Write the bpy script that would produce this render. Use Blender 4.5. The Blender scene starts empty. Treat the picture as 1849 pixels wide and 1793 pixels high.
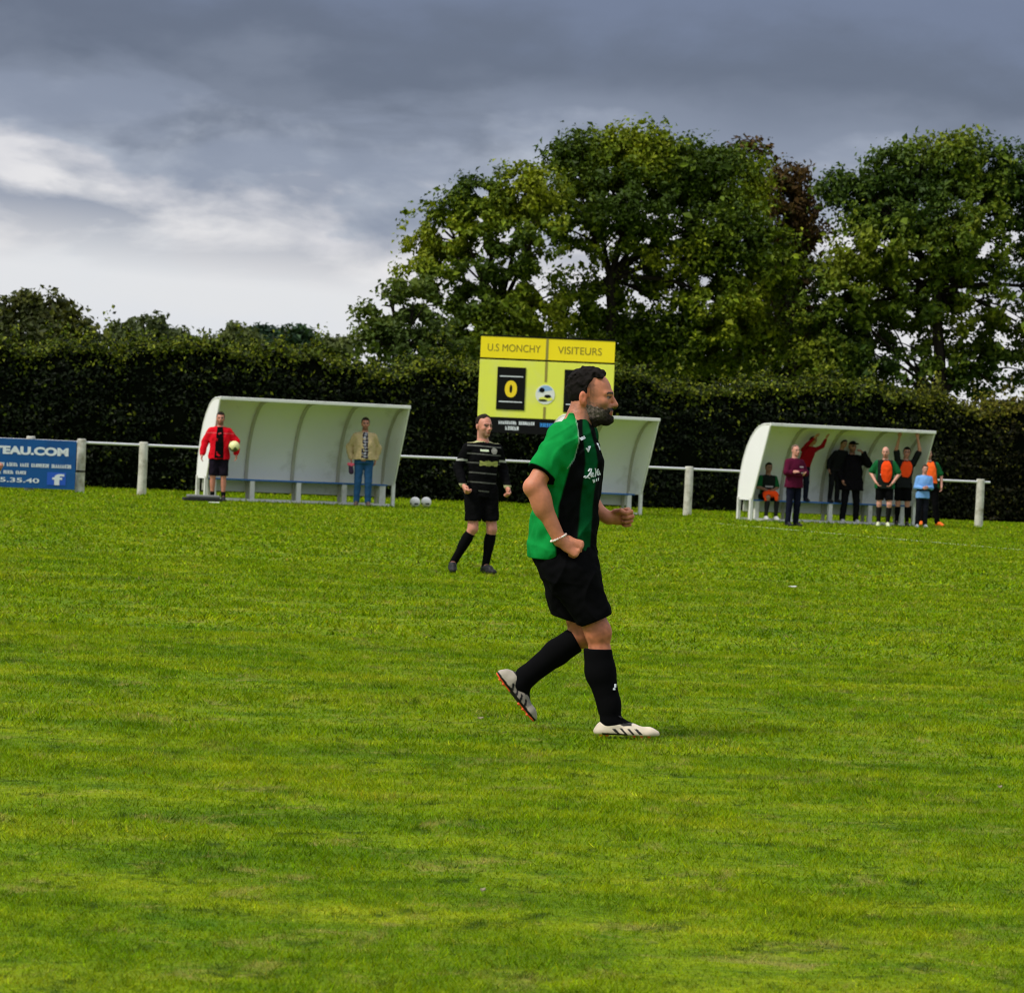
import bpy, math, random
import numpy as np
from mathutils import Matrix, Vector
from mathutils.bvhtree import BVHTree

random.seed(7)
RNG = np.random.default_rng(7)
SC = bpy.context.scene
COL = SC.collection

# ---------------------------------------------------------------- camera
FPX, CX, CY = 5400.0, 924.5, 896.5           # focal length in photo pixels, photo centre
CAM_H = 1.30
ROLL = math.atan(0.044)
PITCH = math.atan(84.4 / FPX)
cam_data = bpy.data.cameras.new("camera")
cam = bpy.data.objects.new("camera", cam_data)
COL.objects.link(cam)
cam_data.sensor_fit = 'HORIZONTAL'
cam_data.sensor_width = 36.0
cam_data.lens = FPX / 1849.0 * 36.0
cam_data.clip_start = 0.5
cam_data.clip_end = 6000.0
cam_data.dof.use_dof = True
cam_data.dof.focus_distance = 13.8
cam_data.dof.aperture_fstop = 11.0
cam.matrix_world = Matrix.Translation((0, 0, CAM_H)) @ Matrix.Rotation(math.pi/2 - PITCH, 4, 'X') @ Matrix.Rotation(ROLL, 4, 'Z')
SC.camera = cam

# ---------------------------------------------------------------- sky
SUN_EL, SUN_AZ = math.radians(48), math.radians(-120)     # azimuth from +Y, clockwise: light from the left, a bit behind the camera
world = bpy.data.worlds.new("World")
SC.world = world
world.use_nodes = True

class NT:
    """small helper to write node trees"""
    def __init__(s, tree):
        s.t = tree
        tree.nodes.clear()
    def n(s, typ, **kw):
        nd = s.t.nodes.new(typ)
        ins = kw.pop('ins', {})
        for k, v in kw.items():
            setattr(nd, k, v)
        for k, v in ins.items():
            if isinstance(v, bpy.types.NodeSocket):
                s.t.links.new(v, nd.inputs[k])
            else:
                nd.inputs[k].default_value = v
        return nd
    def math(s, op, a, b=0.0, c=None, clamp=False):
        ins = {0: a, 1: b}
        if c is not None:
            ins[2] = c
        return s.n('ShaderNodeMath', operation=op, use_clamp=clamp, ins=ins).outputs[0]
    def ramp(s, fac, stops, interp='LINEAR'):
        nd = s.n('ShaderNodeValToRGB', ins={0: fac})
        cr = nd.color_ramp
        cr.interpolation = interp
        while len(cr.elements) > 1:
            cr.elements.remove(cr.elements[-1])
        for i, (p, c) in enumerate(stops):
            e = cr.elements[0] if i == 0 else cr.elements.new(p)
            e.position = p
            e.color = (*c, 1) if len(c) == 3 else c
        return nd.outputs[0]
    def mix(s, fac, a, b, blend='MIX'):
        nd = s.n('ShaderNodeMix', data_type='RGBA', blend_type=blend)
        for k, v in ((0, fac), (6, a), (7, b)):
            if isinstance(v, bpy.types.NodeSocket):
                s.t.links.new(v, nd.inputs[k])
            else:
                nd.inputs[k].default_value = (*v, 1) if isinstance(v, tuple) and len(v) == 3 else v
        return nd.outputs[2]
    def noise(s, vec, scale, detail=4.0, rough=0.55, out=0, dist=0.0):
        return s.n('ShaderNodeTexNoise', ins={'Vector': vec, 'Scale': scale, 'Detail': detail, 'Roughness': rough, 'Distortion': dist}).outputs[out]

def srgb(r, g, b):
    return tuple((c/255/12.92 if c/255 <= 0.04045 else ((c/255+0.055)/1.055)**2.4) for c in (r, g, b))

w = NT(world.node_tree)
tc = w.n('ShaderNodeTexCoord')
sep = w.n('ShaderNodeSeparateXYZ', ins={0: tc.outputs['Generated']})
dx, dy, dz = sep.outputs
elev = w.math('MULTIPLY', w.math('ARCSINE', dz), 57.2958)               # degrees above the horizon
azim = w.math('MULTIPLY', w.math('ARCTAN2', dx, dy), 57.2958)           # degrees right of +Y
uv = w.n('ShaderNodeCombineXYZ', ins={0: w.math('MULTIPLY', azim, 0.20), 1: w.math('MULTIPLY', elev, 0.34), 2: 5.3}).outputs[0]
uv2 = w.n('ShaderNodeCombineXYZ', ins={0: w.math('MULTIPLY', azim, 0.24), 1: w.math('MULTIPLY', elev, 0.52), 2: 9.1}).outputs[0]
n1 = w.math('SUBTRACT', w.noise(uv, 1.0, 8, 0.50, dist=0.35), 0.5)
n2 = w.math('SUBTRACT', w.noise(uv2, 1.3, 6, 0.52), 0.5)
# the ragged underside of the cloud deck over a brighter band near the horizon
q = w.math('ADD', w.math('MULTIPLY', azim, 0.06), w.math('ADD', elev, -0.55))
q = w.math('ADD', q, w.math('MULTIPLY', n1, 4.2))
q = w.math('ADD', q, w.math('MULTIPLY', n2, 3.4))
deck = w.ramp(w.math('DIVIDE', q, 14.0, clamp=True), [
    (0.00, srgb(216, 219, 226)), (0.12, srgb(220, 221, 225)), (0.235, srgb(224, 222, 224)),
    (0.295, srgb(206, 205, 211)), (0.325, srgb(168, 174, 188)), (0.385, srgb(112, 119, 137)), (0.48, srgb(94, 101, 120)),
    (0.60, srgb(106, 115, 139)), (0.76, srgb(126, 136, 162)), (1.0, srgb(146, 154, 174))], 'EASE')
# thinner grey shreds hanging below the deck
uv3 = w.n('ShaderNodeCombineXYZ', ins={0: w.math('MULTIPLY', azim, 0.20), 1: w.math('MULTIPLY', elev, 0.60), 2: 2.2}).outputs[0]
sh = w.ramp(w.noise(uv3, 1.1, 8, 0.53, dist=0.3), [(0.45, (0, 0, 0)), (0.60, (1, 1, 1))])
band = w.ramp(w.math('DIVIDE', w.math('ADD', elev, w.math('MULTIPLY', azim, 0.05)), 10.0, clamp=True), [(0.26, (0, 0, 0)), (0.40, (0.95, 0.95, 0.95)), (0.60, (0.8, 0.8, 0.8)), (0.75, (0, 0, 0))])
deck = w.mix(w.mix(1.0, sh, band, 'MULTIPLY'), deck, srgb(132, 140, 160))
# overhead: broken bright overcast
up3 = w.noise(tc.outputs['Generated'], 2.6, 6, 0.55)
over = w.ramp(up3, [(0.30, (0.33, 0.35, 0.40)), (0.52, (0.58, 0.60, 0.64)), (0.72, (0.90, 0.90, 0.90))])
hi = w.math('MULTIPLY', w.math('SUBTRACT', elev, 12.0), 1/35.0, clamp=True)
cloud = w.mix(hi, w.mix(1.0, deck, (0.545, 0.545, 0.545), 'MULTIPLY'), over)
sky = w.n('ShaderNodeTexSky', sky_type='NISHITA')
sky.sun_disc = False
sky.sun_elevation = SUN_EL
sky.sun_rotation = SUN_AZ
sky.air_density = 1.0
cl10 = w.mix(1.0, cloud, (10.0, 10.0, 10.0), 'MULTIPLY')
cover = w.mix(0.94, sky.outputs[0], cl10)
bg = w.n('ShaderNodeBackground', ins={0: cover, 1: 0.1})
out = w.n('ShaderNodeOutputWorld', ins={0: bg.outputs[0]})

# ---------------------------------------------------------------- sun
sd = bpy.data.lights.new("sun", 'SUN')
sd.energy = 1.5
sd.angle = math.radians(10)
sd.color = (1.0, 0.95, 0.87)
sun = bpy.data.objects.new("sun", sd)
COL.objects.link(sun)
sdir = Vector((math.sin(SUN_AZ)*math.cos(SUN_EL), math.cos(SUN_AZ)*math.cos(SUN_EL), math.sin(SUN_EL)))
sun.rotation_euler = sdir.to_track_quat('Z', 'Y').to_euler()
sun.location = (-20, -5, 30)

SC.view_settings.view_transform = 'Standard'
SC.view_settings.look = 'None'
SC.view_settings.exposure = 0.95
SC.view_settings.gamma = 1.0
SC.view_settings.use_curve_mapping = False
SC.render.engine = 'CYCLES'
SC.cycles.max_bounces = 6
SC.cycles.use_denoising = True
SC.cycles.pixel_filter_type = 'BLACKMAN_HARRIS'
SC.cycles.filter_width = 1.15

# ---------------------------------------------------------------- placing helpers
CR, SR, CP, SP = math.cos(ROLL), math.sin(ROLL), math.cos(PITCH), math.sin(PITCH)
def ray(px, py):
    u, v = (px - CX) / FPX, (CY - py) / FPX
    u2, v2 = u*CR - v*SR, u*SR + v*CR
    return u2, CP + v2*SP, v2*CP - SP
def at(px, py, Y):
    """world point seen at that photo pixel, Y metres away"""
    a, b, c = ray(px, py)
    t = Y / b
    return Vector((t*a, Y, CAM_H + t*c))
def ground(px, py):
    a, b, c = ray(px, py)
    t = -CAM_H / c
    return Vector((t*a, t*b, 0.0))

# ---------------------------------------------------------------- object helpers
def tag(o, label=None, cat=None, group=None, kind=None):
    for k, v in (('label', label), ('category', cat), ('group', group), ('kind', kind)):
        if v:
            o[k] = v
    return o
def link(o, parent=None):
    COL.objects.link(o)
    if parent is not None:
        o.parent = parent
    return o
def empty(name, loc=(0, 0, 0), rz=0.0):
    o = bpy.data.objects.new(name, None)
    o.location = loc
    o.rotation_euler = (0, 0, rz)
    o.empty_display_size = 0.2
    return link(o)
def np_mesh(name, V, faces, mat, parent=None, cols=None, smooth=True, loc=None):
    """faces: (n,3) or (n,4) integer array"""
    me = bpy.data.meshes.new(name)
    V = np.asarray(V, np.float32)
    faces = np.asarray(faces, np.int32)
    nf, k = faces.shape
    me.vertices.add(len(V))
    me.vertices.foreach_set('co', V.ravel())
    me.loops.add(nf*k)
    me.loops.foreach_set('vertex_index', faces.ravel())
    me.polygons.add(nf)
    me.polygons.foreach_set('loop_start', np.arange(nf, dtype=np.int32)*k)
    me.polygons.foreach_set('loop_total', np.full(nf, k, np.int32))
    me.polygons.foreach_set('use_smooth', np.full(nf, smooth, bool))
    if cols is not None:
        at_ = me.color_attributes.new('Col', 'FLOAT_COLOR', 'POINT')
        c4 = np.ones((len(V), 4), np.float32)
        c4[:, :3] = cols
        at_.data.foreach_set('color', c4.ravel())
    me.update(calc_edges=True)
    me.validate()
    me.materials.append(mat)
    o = bpy.data.objects.new(name, me)
    if loc is not None:
        o.location = loc
    return link(o, parent)

class MB:
    """collects boxes, tubes and sheets into one mesh"""
    def __init__(s):
        s.V, s.F = [], []
    def add(s, vs, fs):
        b = len(s.V)
        s.V += [tuple(v) for v in vs]
        s.F += [tuple(b+i for i in f) for f in fs]
        return s
    def box(s, lo, hi, M=None):
        x0, y0, z0 = lo
        x1, y1, z1 = hi
        vs = [Vector(p) for p in ((x0,y0,z0),(x1,y0,z0),(x1,y1,z0),(x0,y1,z0),(x0,y0,z1),(x1,y0,z1),(x1,y1,z1),(x0,y1,z1))]
        if M is not None:
            vs = [M @ v for v in vs]
        return s.add(vs, [(0,3,2,1),(4,5,6,7),(0,1,5,4),(1,2,6,5),(2,3,7,6),(3,0,4,7)])
    def tube(s, pts, rads, n=10):
        pts = [Vector(p) for p in pts]
        if not hasattr(rads, '__len__'):
            rads = [rads]*len(pts)
        rings = []
        for i, p in enumerate(pts):
            t = (pts[min(i+1, len(pts)-1)] - pts[max(i-1, 0)]).normalized()
            a = t.orthogonal().normalized()
            if i and abs((pa - pa.dot(t)*t).length) > 1e-4:
                a = (pa - pa.dot(t)*t).normalized()
            pa = a
            b = t.cross(a)
            rings.append([p + rads[i]*(a*math.cos(2*math.pi*k/n) + b*math.sin(2*math.pi*k/n)) for k in range(n)])
        vs = [v for r in rings for v in r]
        fs = []
        for i in range(len(rings)-1):
            for k in range(n):
                k2 = (k+1) % n
                fs.append((i*n+k, i*n+k2, (i+1)*n+k2, (i+1)*n+k))
        fs.append(tuple(range(n-1, -1, -1)))
        fs.append(tuple(range((len(rings)-1)*n, len(rings)*n)))
        return s.add(vs, fs)
    def build(s, name, mat, parent=None, smooth=False, bevel=0.0, loc=None):
        me = bpy.data.meshes.new(name)
        me.from_pydata(s.V, [], s.F)
        me.update()
        if smooth:
            me.shade_smooth()
            try:
                me.set_sharp_from_angle(angle=math.radians(50))
            except Exception:
                pass
        me.materials.append(mat)
        o = bpy.data.objects.new(name, me)
        if loc is not None:
            o.location = loc
        link(o, parent)
        if bevel:
            m = o.modifiers.new('bevel', 'BEVEL')
            m.width = bevel
            m.segments = 2
        return o

# ---------------------------------------------------------------- materials
MATS = {}
def new_mat(name):
    m = bpy.data.materials.new(name)
    m.use_nodes = True
    nt = NT(m.node_tree)
    MATS[name] = m
    return m, nt
def finish(nt, shader):
    nt.n('ShaderNodeOutputMaterial', ins={0: shader})
def plain(name, col, rough=0.6, var=0.12, scale=6.0, bump=0.0, metal=0.0, dirt=None, dscale=2.0, dlo=0.5, dhi=0.75, spec=0.4):
    m, t = new_mat(name)
    co = t.n('ShaderNodeTexCoord').outputs['Object']
    f = t.noise(co, scale, 5, 0.6)
    c = t.mix(f, tuple(x*(1-var) for x in col), tuple(min(1, x*(1+var)) for x in col))
    if dirt:
        d = t.noise(co, dscale, 6, 0.65)
        c = t.mix(t.ramp(d, [(dlo, (0, 0, 0)), (dhi, (1, 1, 1))]), c, dirt)
    b = t.n('ShaderNodeBsdfPrincipled', ins={'Base Color': c, 'Roughness': rough, 'Metallic': metal, 'Specular IOR Level': spec})
    if bump:
        h = t.noise(co, scale*6, 4, 0.6)
        bn = t.n('ShaderNodeBump', ins={'Height': h, 'Strength': bump, 'Distance': 0.01})
        t.t.links.new(bn.outputs[0], b.inputs['Normal'])
    finish(t, b.outputs[0])
    return m
def vcol(name, rough=0.8, bump=0.0, bscale=220.0, sss=0.0, var=0.1, spec=0.3, vscale=14.0):
    """reads each figure piece's own colours from its mesh"""
    m, t = new_mat(name)
    co = t.n('ShaderNodeTexCoord').outputs['Object']
    a = t.n('ShaderNodeVertexColor', layer_name='Col').outputs[0]
    f = t.noise(co, vscale, 5, 0.65)
    c = t.mix(f, t.mix(1.0, a, (1-var,)*3, 'MULTIPLY'), t.mix(1.0, a, (1+var,)*3, 'MULTIPLY'))
    b = t.n('ShaderNodeBsdfPrincipled', ins={'Base Color': c, 'Roughness': rough, 'Specular IOR Level': spec})
    if sss:
        b.inputs['Subsurface Weight'].default_value = sss
        b.inputs['Subsurface Radius'].default_value = (0.012, 0.005, 0.003)
        b.inputs['Subsurface Scale'].default_value = 1.0
    if bump:
        h = t.noise(co, bscale, 3, 0.6)
        bn = t.n('ShaderNodeBump', ins={'Height': h, 'Strength': bump, 'Distance': 0.004})
        t.t.links.new(bn.outputs[0], b.inputs['Normal'])
    finish(t, b.outputs[0])
    return m
def leaf_mat(name, rough=0.55, trans=0.18):
    m, t = new_mat(name)
    a = t.n('ShaderNodeVertexColor', layer_name='Col').outputs[0]
    p = t.n('ShaderNodeBsdfPrincipled', ins={'Base Color': a, 'Roughness': rough, 'Specular IOR Level': 0.15})
    tr = t.n('ShaderNodeBsdfTranslucent', ins={0: t.mix(1.0, a, (1.15, 1.1, 0.5), 'MULTIPLY')})
    mx = t.n('ShaderNodeMixShader', ins={0: trans, 1: p.outputs[0], 2: tr.outputs[0]})
    finish(t, mx.outputs[0])
    return m

def turf_colour(t, pos):
    """worn, patchy pitch grass: shared by the soil sheet and the blades on it"""
    big = t.noise(pos, 0.32, 4, 0.6)
    mid = t.noise(t.n('ShaderNodeVectorMath', operation='MULTIPLY', ins={0: pos, 1: (0.42, 1.0, 1.0)}).outputs[0], 1.9, 6, 0.66)
    fine = t.noise(pos, 8.0, 6, 0.72)
    base = t.ramp(mid, [(0.30, (0.076, 0.160, 0.0014)), (0.44, (0.142, 0.244, 0.0018)), (0.56, (0.208, 0.298, 0.0024)), (0.70, (0.300, 0.358, 0.010))])
    big2 = t.ramp(big, [(0.30, (0.86, 0.92, 0.9)), (0.55, (1.0, 1.0, 1.0)), (0.75, (1.14, 1.06, 1.1))])
    c = t.mix(1.0, base, big2, 'MULTIPLY')
    f2 = t.ramp(fine, [(0.30, (0.46, 0.56, 0.5)), (0.48, (1, 1, 1)), (0.66, (1.45, 1.30, 1.5))])
    c = t.mix(1.0, c, f2, 'MULTIPLY')
    lush = t.noise(pos, 1.7, 6, 0.66, dist=0.5)
    c = t.mix(t.ramp(lush, [(0.55, (0, 0, 0)), (0.68, (0.6, 0.6, 0.6))]), c, (0.060, 0.172, 0.001))
    dry = t.noise(pos, 3.4, 6, 0.74, dist=0.8)
    c = t.mix(t.ramp(dry, [(0.55, (0, 0, 0)), (0.66, (0.75, 0.75, 0.75))]), c, (0.310, 0.285, 0.060))
    worn = t.noise(pos, 5.2, 5, 0.70, dist=0.3)
    c = t.mix(t.ramp(worn, [(0.55, (0, 0, 0)), (0.66, (0.9, 0.9, 0.9))]), c, (0.040, 0.080, 0.003))
    return c

m, t = new_mat('turf')
pos = t.n('ShaderNodeNewGeometry').outputs['Position']
c = turf_colour(t, pos)
h = t.noise(pos, 45.0, 4, 0.7)
h2 = t.noise(pos, 9.0, 4, 0.6)
c = t.mix(t.ramp(h, [(0.35, (0.5, 0.5, 0.5)), (0.6, (0, 0, 0))]), c, (0.02, 0.035, 0.004))
hb = t.math('ADD', h, t.math('MULTIPLY', h2, 0.8))
bn = t.n('ShaderNodeBump', ins={'Height': hb, 'Strength': 0.7, 'Distance': 0.03})
b = t.n('ShaderNodeBsdfPrincipled', ins={'Base Color': c, 'Roughness': 0.9, 'Specular IOR Level': 0.1, 'Normal': bn.outputs[0]})
finish(t, b.outputs[0])
m, t = new_mat('blade')
pos = t.n('ShaderNodeNewGeometry').outputs['Position']
a = t.n('ShaderNodeVertexColor', layer_name='Col').outputs[0]
c = t.mix(1.0, turf_colour(t, pos), a, 'MULTIPLY')
p = t.n('ShaderNodeBsdfPrincipled', ins={'Base Color': c, 'Roughness': 0.8, 'Specular IOR Level': 0.03})
tr = t.n('ShaderNodeBsdfTranslucent', ins={0: c})
finish(t, t.n('ShaderNodeMixShader', ins={0: 0.35, 1: p.outputs[0], 2: tr.outputs[0]}).outputs[0])

leaf_mat('leaf')
plain('bark', (0.026, 0.021, 0.016), 0.95, 0.4, 3.0, 0.6, spec=0.05)
plain('hedge_core', (0.003, 0.004, 0.002), 1.0, 0.4, 3.0, spec=0.0)
plain('white_shell', (0.86, 0.855, 0.84), 0.45, 0.05, 1.5, 0.03, dirt=(0.48, 0.47, 0.40), dscale=1.1, dlo=0.58, dhi=0.82)
plain('white_paint', (0.74, 0.74, 0.70), 0.4, 0.06, 4.0, 0.05, dirt=(0.40, 0.39, 0.32), dscale=3.0, dlo=0.55, dhi=0.8)
plain('rib_steel', (0.46, 0.44, 0.36), 0.5, 0.15, 5.0)
plain('blue_wood', (0.025, 0.14, 0.46), 0.45, 0.2, 8.0)
plain('post_concrete', (0.55, 0.54, 0.47), 0.85, 0.12, 7.0, 0.5, dirt=(0.24, 0.22, 0.15), dscale=4.0, dlo=0.45, dhi=0.7)
plain('rail_metal', (0.62, 0.63, 0.64), 0.4, 0.08, 4.0)
plain('black_paint', (0.004, 0.004, 0.004), 0.6, 0.2, 5.0, spec=0.12)
plain('strap', (0.01, 0.01, 0.01), 0.8, 0.2, 5.0)
plain('board_blue', (0.003, 0.085, 0.30), 0.4, 0.25, 0.9, dirt=(0.004, 0.04, 0.17), dscale=0.8, dlo=0.45, dhi=0.7)
plain('icon_blue', (0.02, 0.10, 0.55), 0.4, 0.08, 2.0)
plain('print_white', (0.72, 0.76, 0.80), 0.5, 0.05, 9.0)
plain('yellow_strip', (0.90, 0.72, 0.004), 0.4, 0.06, 1.5)
plain('lemon_panel', (0.74, 0.78, 0.08), 0.4, 0.08, 1.2, dirt=(0.70, 0.72, 0.20), dscale=1.0)
plain('print_olive', (0.22, 0.17, 0.01), 0.5, 0.1, 5.0)
plain('seam_grey', (0.28, 0.24, 0.04), 0.6, 0.1, 5.0)
plain('digit_yellow', (0.85, 0.62, 0.01), 0.5, 0.05, 5.0)
plain('crest_white', (0.70, 0.72, 0.66), 0.5, 0.1, 9.0)
plain('crest_blue', (0.25, 0.42, 0.66), 0.5, 0.1, 9.0)
plain('sky_print', (0.04, 0.30, 0.80), 0.5, 0.1, 9.0)
plain('grey_case', (0.16, 0.16, 0.16), 0.6, 0.15, 8.0)
plain('paper', (0.75, 0.74, 0.68), 0.8, 0.05, 30.0)
plain('dry_leaf', (0.24, 0.21, 0.11), 0.8, 0.3, 40.0)
vcol('skin', 0.5, 0.25, 420.0, 0.10, 0.20, 0.4, 34.0)
vcol('cloth', 0.9, 0.3, 260.0, 0.0, 0.14, 0.03)
vcol('fibre', 0.8, 0.9, 300.0, 0.0, 0.45, 0.07, 150.0)
vcol('leather', 0.55, 0.2, 120.0, 0.0, 0.16, 0.2)
vcol('ball_skin', 0.4, 0.05, 60.0, 0.0, 0.05, 0.4)
m, t = new_mat('chalk')
pos = t.n('ShaderNodeNewGeometry').outputs['Position']
wear = t.noise(pos, 3.2, 6, 0.75)
cc = t.mix(t.ramp(wear, [(0.30, (0, 0, 0)), (0.60, (1, 1, 1))]), turf_colour(t, pos), (0.62, 0.66, 0.42))
finish(t, t.n('ShaderNodeBsdfPrincipled', ins={'Base Color': cc, 'Roughness': 0.95}).outputs[0])

# ================================================================ the setting
g = MB()
S = 3000.0
g.add([(-S, -S, 0), (S, -S, 0), (S, S, 0), (-S, S, 0)], [(0, 1, 2, 3)])
tag(g.build('ground', MATS['turf']), 'patchy green football pitch', kind='structure')

# worn chalk line running off to the right
a_, b_ = ground(1290, 945), ground(1990, 1006)
dv = (b_ - a_).normalized()
nv = Vector((-dv.y, dv.x, 0))*0.06
g = MB()
g.add([v + Vector((0, 0, 0.006)) for v in (a_ - nv, b_ - nv, b_ + nv, a_ + nv)], [(0, 1, 2, 3)])
tag(g.build('chalk_line', MATS['chalk']), 'faint worn chalk line on the pitch', kind='structure')

# ---------------------------------------------------------------- grass blades
def grass_blades():
    parts_v, parts_c = [], []
    waves = [(random.uniform(0.25, 2.6), random.uniform(0, math.pi), random.uniform(0, 6.3)) for _ in range(16)]
    # (near, far, blades per m2, height, width, side margin)
    for (y0, y1, dens, hgt, wid) in ((6.2, 9.0, 13000, 0.015, 0.0032), (9.0, 13.0, 7500, 0.018, 0.0044), (13.0, 20.0, 3400, 0.022, 0.0066),
                                     (20.0, 32.0, 900, 0.030, 0.014), (32.0, 50.0, 300, 0.036, 0.026), (50.0, 61.0, 190, 0.04, 0.030), (61.0, 76.0, 110, 0.05, 0.036)):
        half = lambda y: 0.1745*y + 0.9
        area = (half(y0) + half(y1))*(y1 - y0)
        n = int(area*dens)
        y = np.sqrt(RNG.uniform(y0*y0, y1*y1, n))
        x = RNG.uniform(-1, 1, n)*half(y)
        # the chalk line keeps the growth thin
        off = np.abs((x - a_.x)*dv.y - (y - a_.y)*dv.x)
        along = (x - a_.x)*dv.x + (y - a_.y)*dv.y
        keep = (off > 0.08) | (along < 0) | (RNG.random(n) < 0.15)
        x, y = x[keep], y[keep]
        n = len(x)
        # uneven growth: a few low-frequency waves thin it out
        f = np.zeros(n)
        for wl, th_, ph in waves:
            f += np.sin((x*math.cos(th_) + y*math.sin(th_))*6.283/wl + ph)*0.45
        hs = hgt*(0.72 + 0.14*f + RNG.normal(0, 0.26, n)).clip(0.25, 1.7)
        ang = RNG.uniform(0, 2*np.pi, n)
        lean = RNG.uniform(0.3, 1.9, n)*hs
        la = RNG.uniform(0, 2*np.pi, n)
        w_ = wid*RNG.uniform(0.6, 1.4, n)
        bx, by = np.cos(ang)*w_*0.5, np.sin(ang)*w_*0.5
        tx, ty = x + np.cos(la)*lean, y + np.sin(la)*lean
        V = np.empty((n, 3, 3), np.float32)
        V[:, 0] = np.stack([x - bx, y - by, np.zeros(n) - 0.002], 1)
        V[:, 1] = np.stack([x + bx, y + by, np.zeros(n) - 0.002], 1)
        V[:, 2] = np.stack([tx, ty, hs], 1)
        s = RNG.lognormal(-0.03, 0.27, n)
        c = np.stack([s*RNG.uniform(0.85, 1.2, n), s, s*RNG.uniform(0.7, 1.5, n)], 1)
        straw = RNG.random(n) < 0.03
        c[straw] *= np.array([1.5, 1.1, 2.5])
        parts_v.append(V.reshape(-1, 3))
        parts_c.append(np.repeat(c, 3, 0))
    V = np.concatenate(parts_v)
    C = np.concatenate(parts_c)
    F = np.arange(len(V), dtype=np.int32).reshape(-1, 3)
    o = np_mesh('grass', V, F, MATS['blade'], cols=C, smooth=False)
    tag(o, 'short mown grass covering the football pitch', 'grass', kind='stuff')
grass_blades()

# ---------------------------------------------------------------- leaves
def leaf_quads(P, N, size, cols, jitter=0.22, aspect=0.62):
    """a bent diamond per point P, facing N"""
    n = len(P)
    N = N/np.linalg.norm(N, axis=1, keepdims=True)
    r = RNG.normal(size=(n, 3))
    T = np.cross(N, r)
    T /= np.linalg.norm(T, axis=1, keepdims=True) + 1e-9
    B = np.cross(N, T)
    s = (size*RNG.uniform(0.55, 1.35, n))[:, None]
    V = np.empty((n, 4, 3), np.float32)
    V[:, 0] = P - T*s*0.5
    V[:, 1] = P - B*s*0.5*aspect + N*s*0.10
    V[:, 2] = P + T*s*0.5 - N*s*0.12
    V[:, 3] = P + B*s*0.5*aspect + N*s*0.10
    c = cols*RNG.lognormal(0, jitter, n)[:, None]
    return V.reshape(-1, 3), np.arange(n*4, dtype=np.int32).reshape(-1, 4), np.repeat(c, 4, 0)

def wob(P, f, ph):
    """cheap smooth noise in -1..1"""
    x, y, z = P[:, 0]*f, P[:, 1]*f, P[:, 2]*f
    return (np.sin(x*1.7 + 2.3*np.sin(y*0.9 + ph) + ph) + np.sin(y*1.9 + 1.7*np.sin(z*1.3 - ph)) + np.sin(z*2.1 + 2.1*np.sin(x*1.1 + 2*ph)))/3.0

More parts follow.
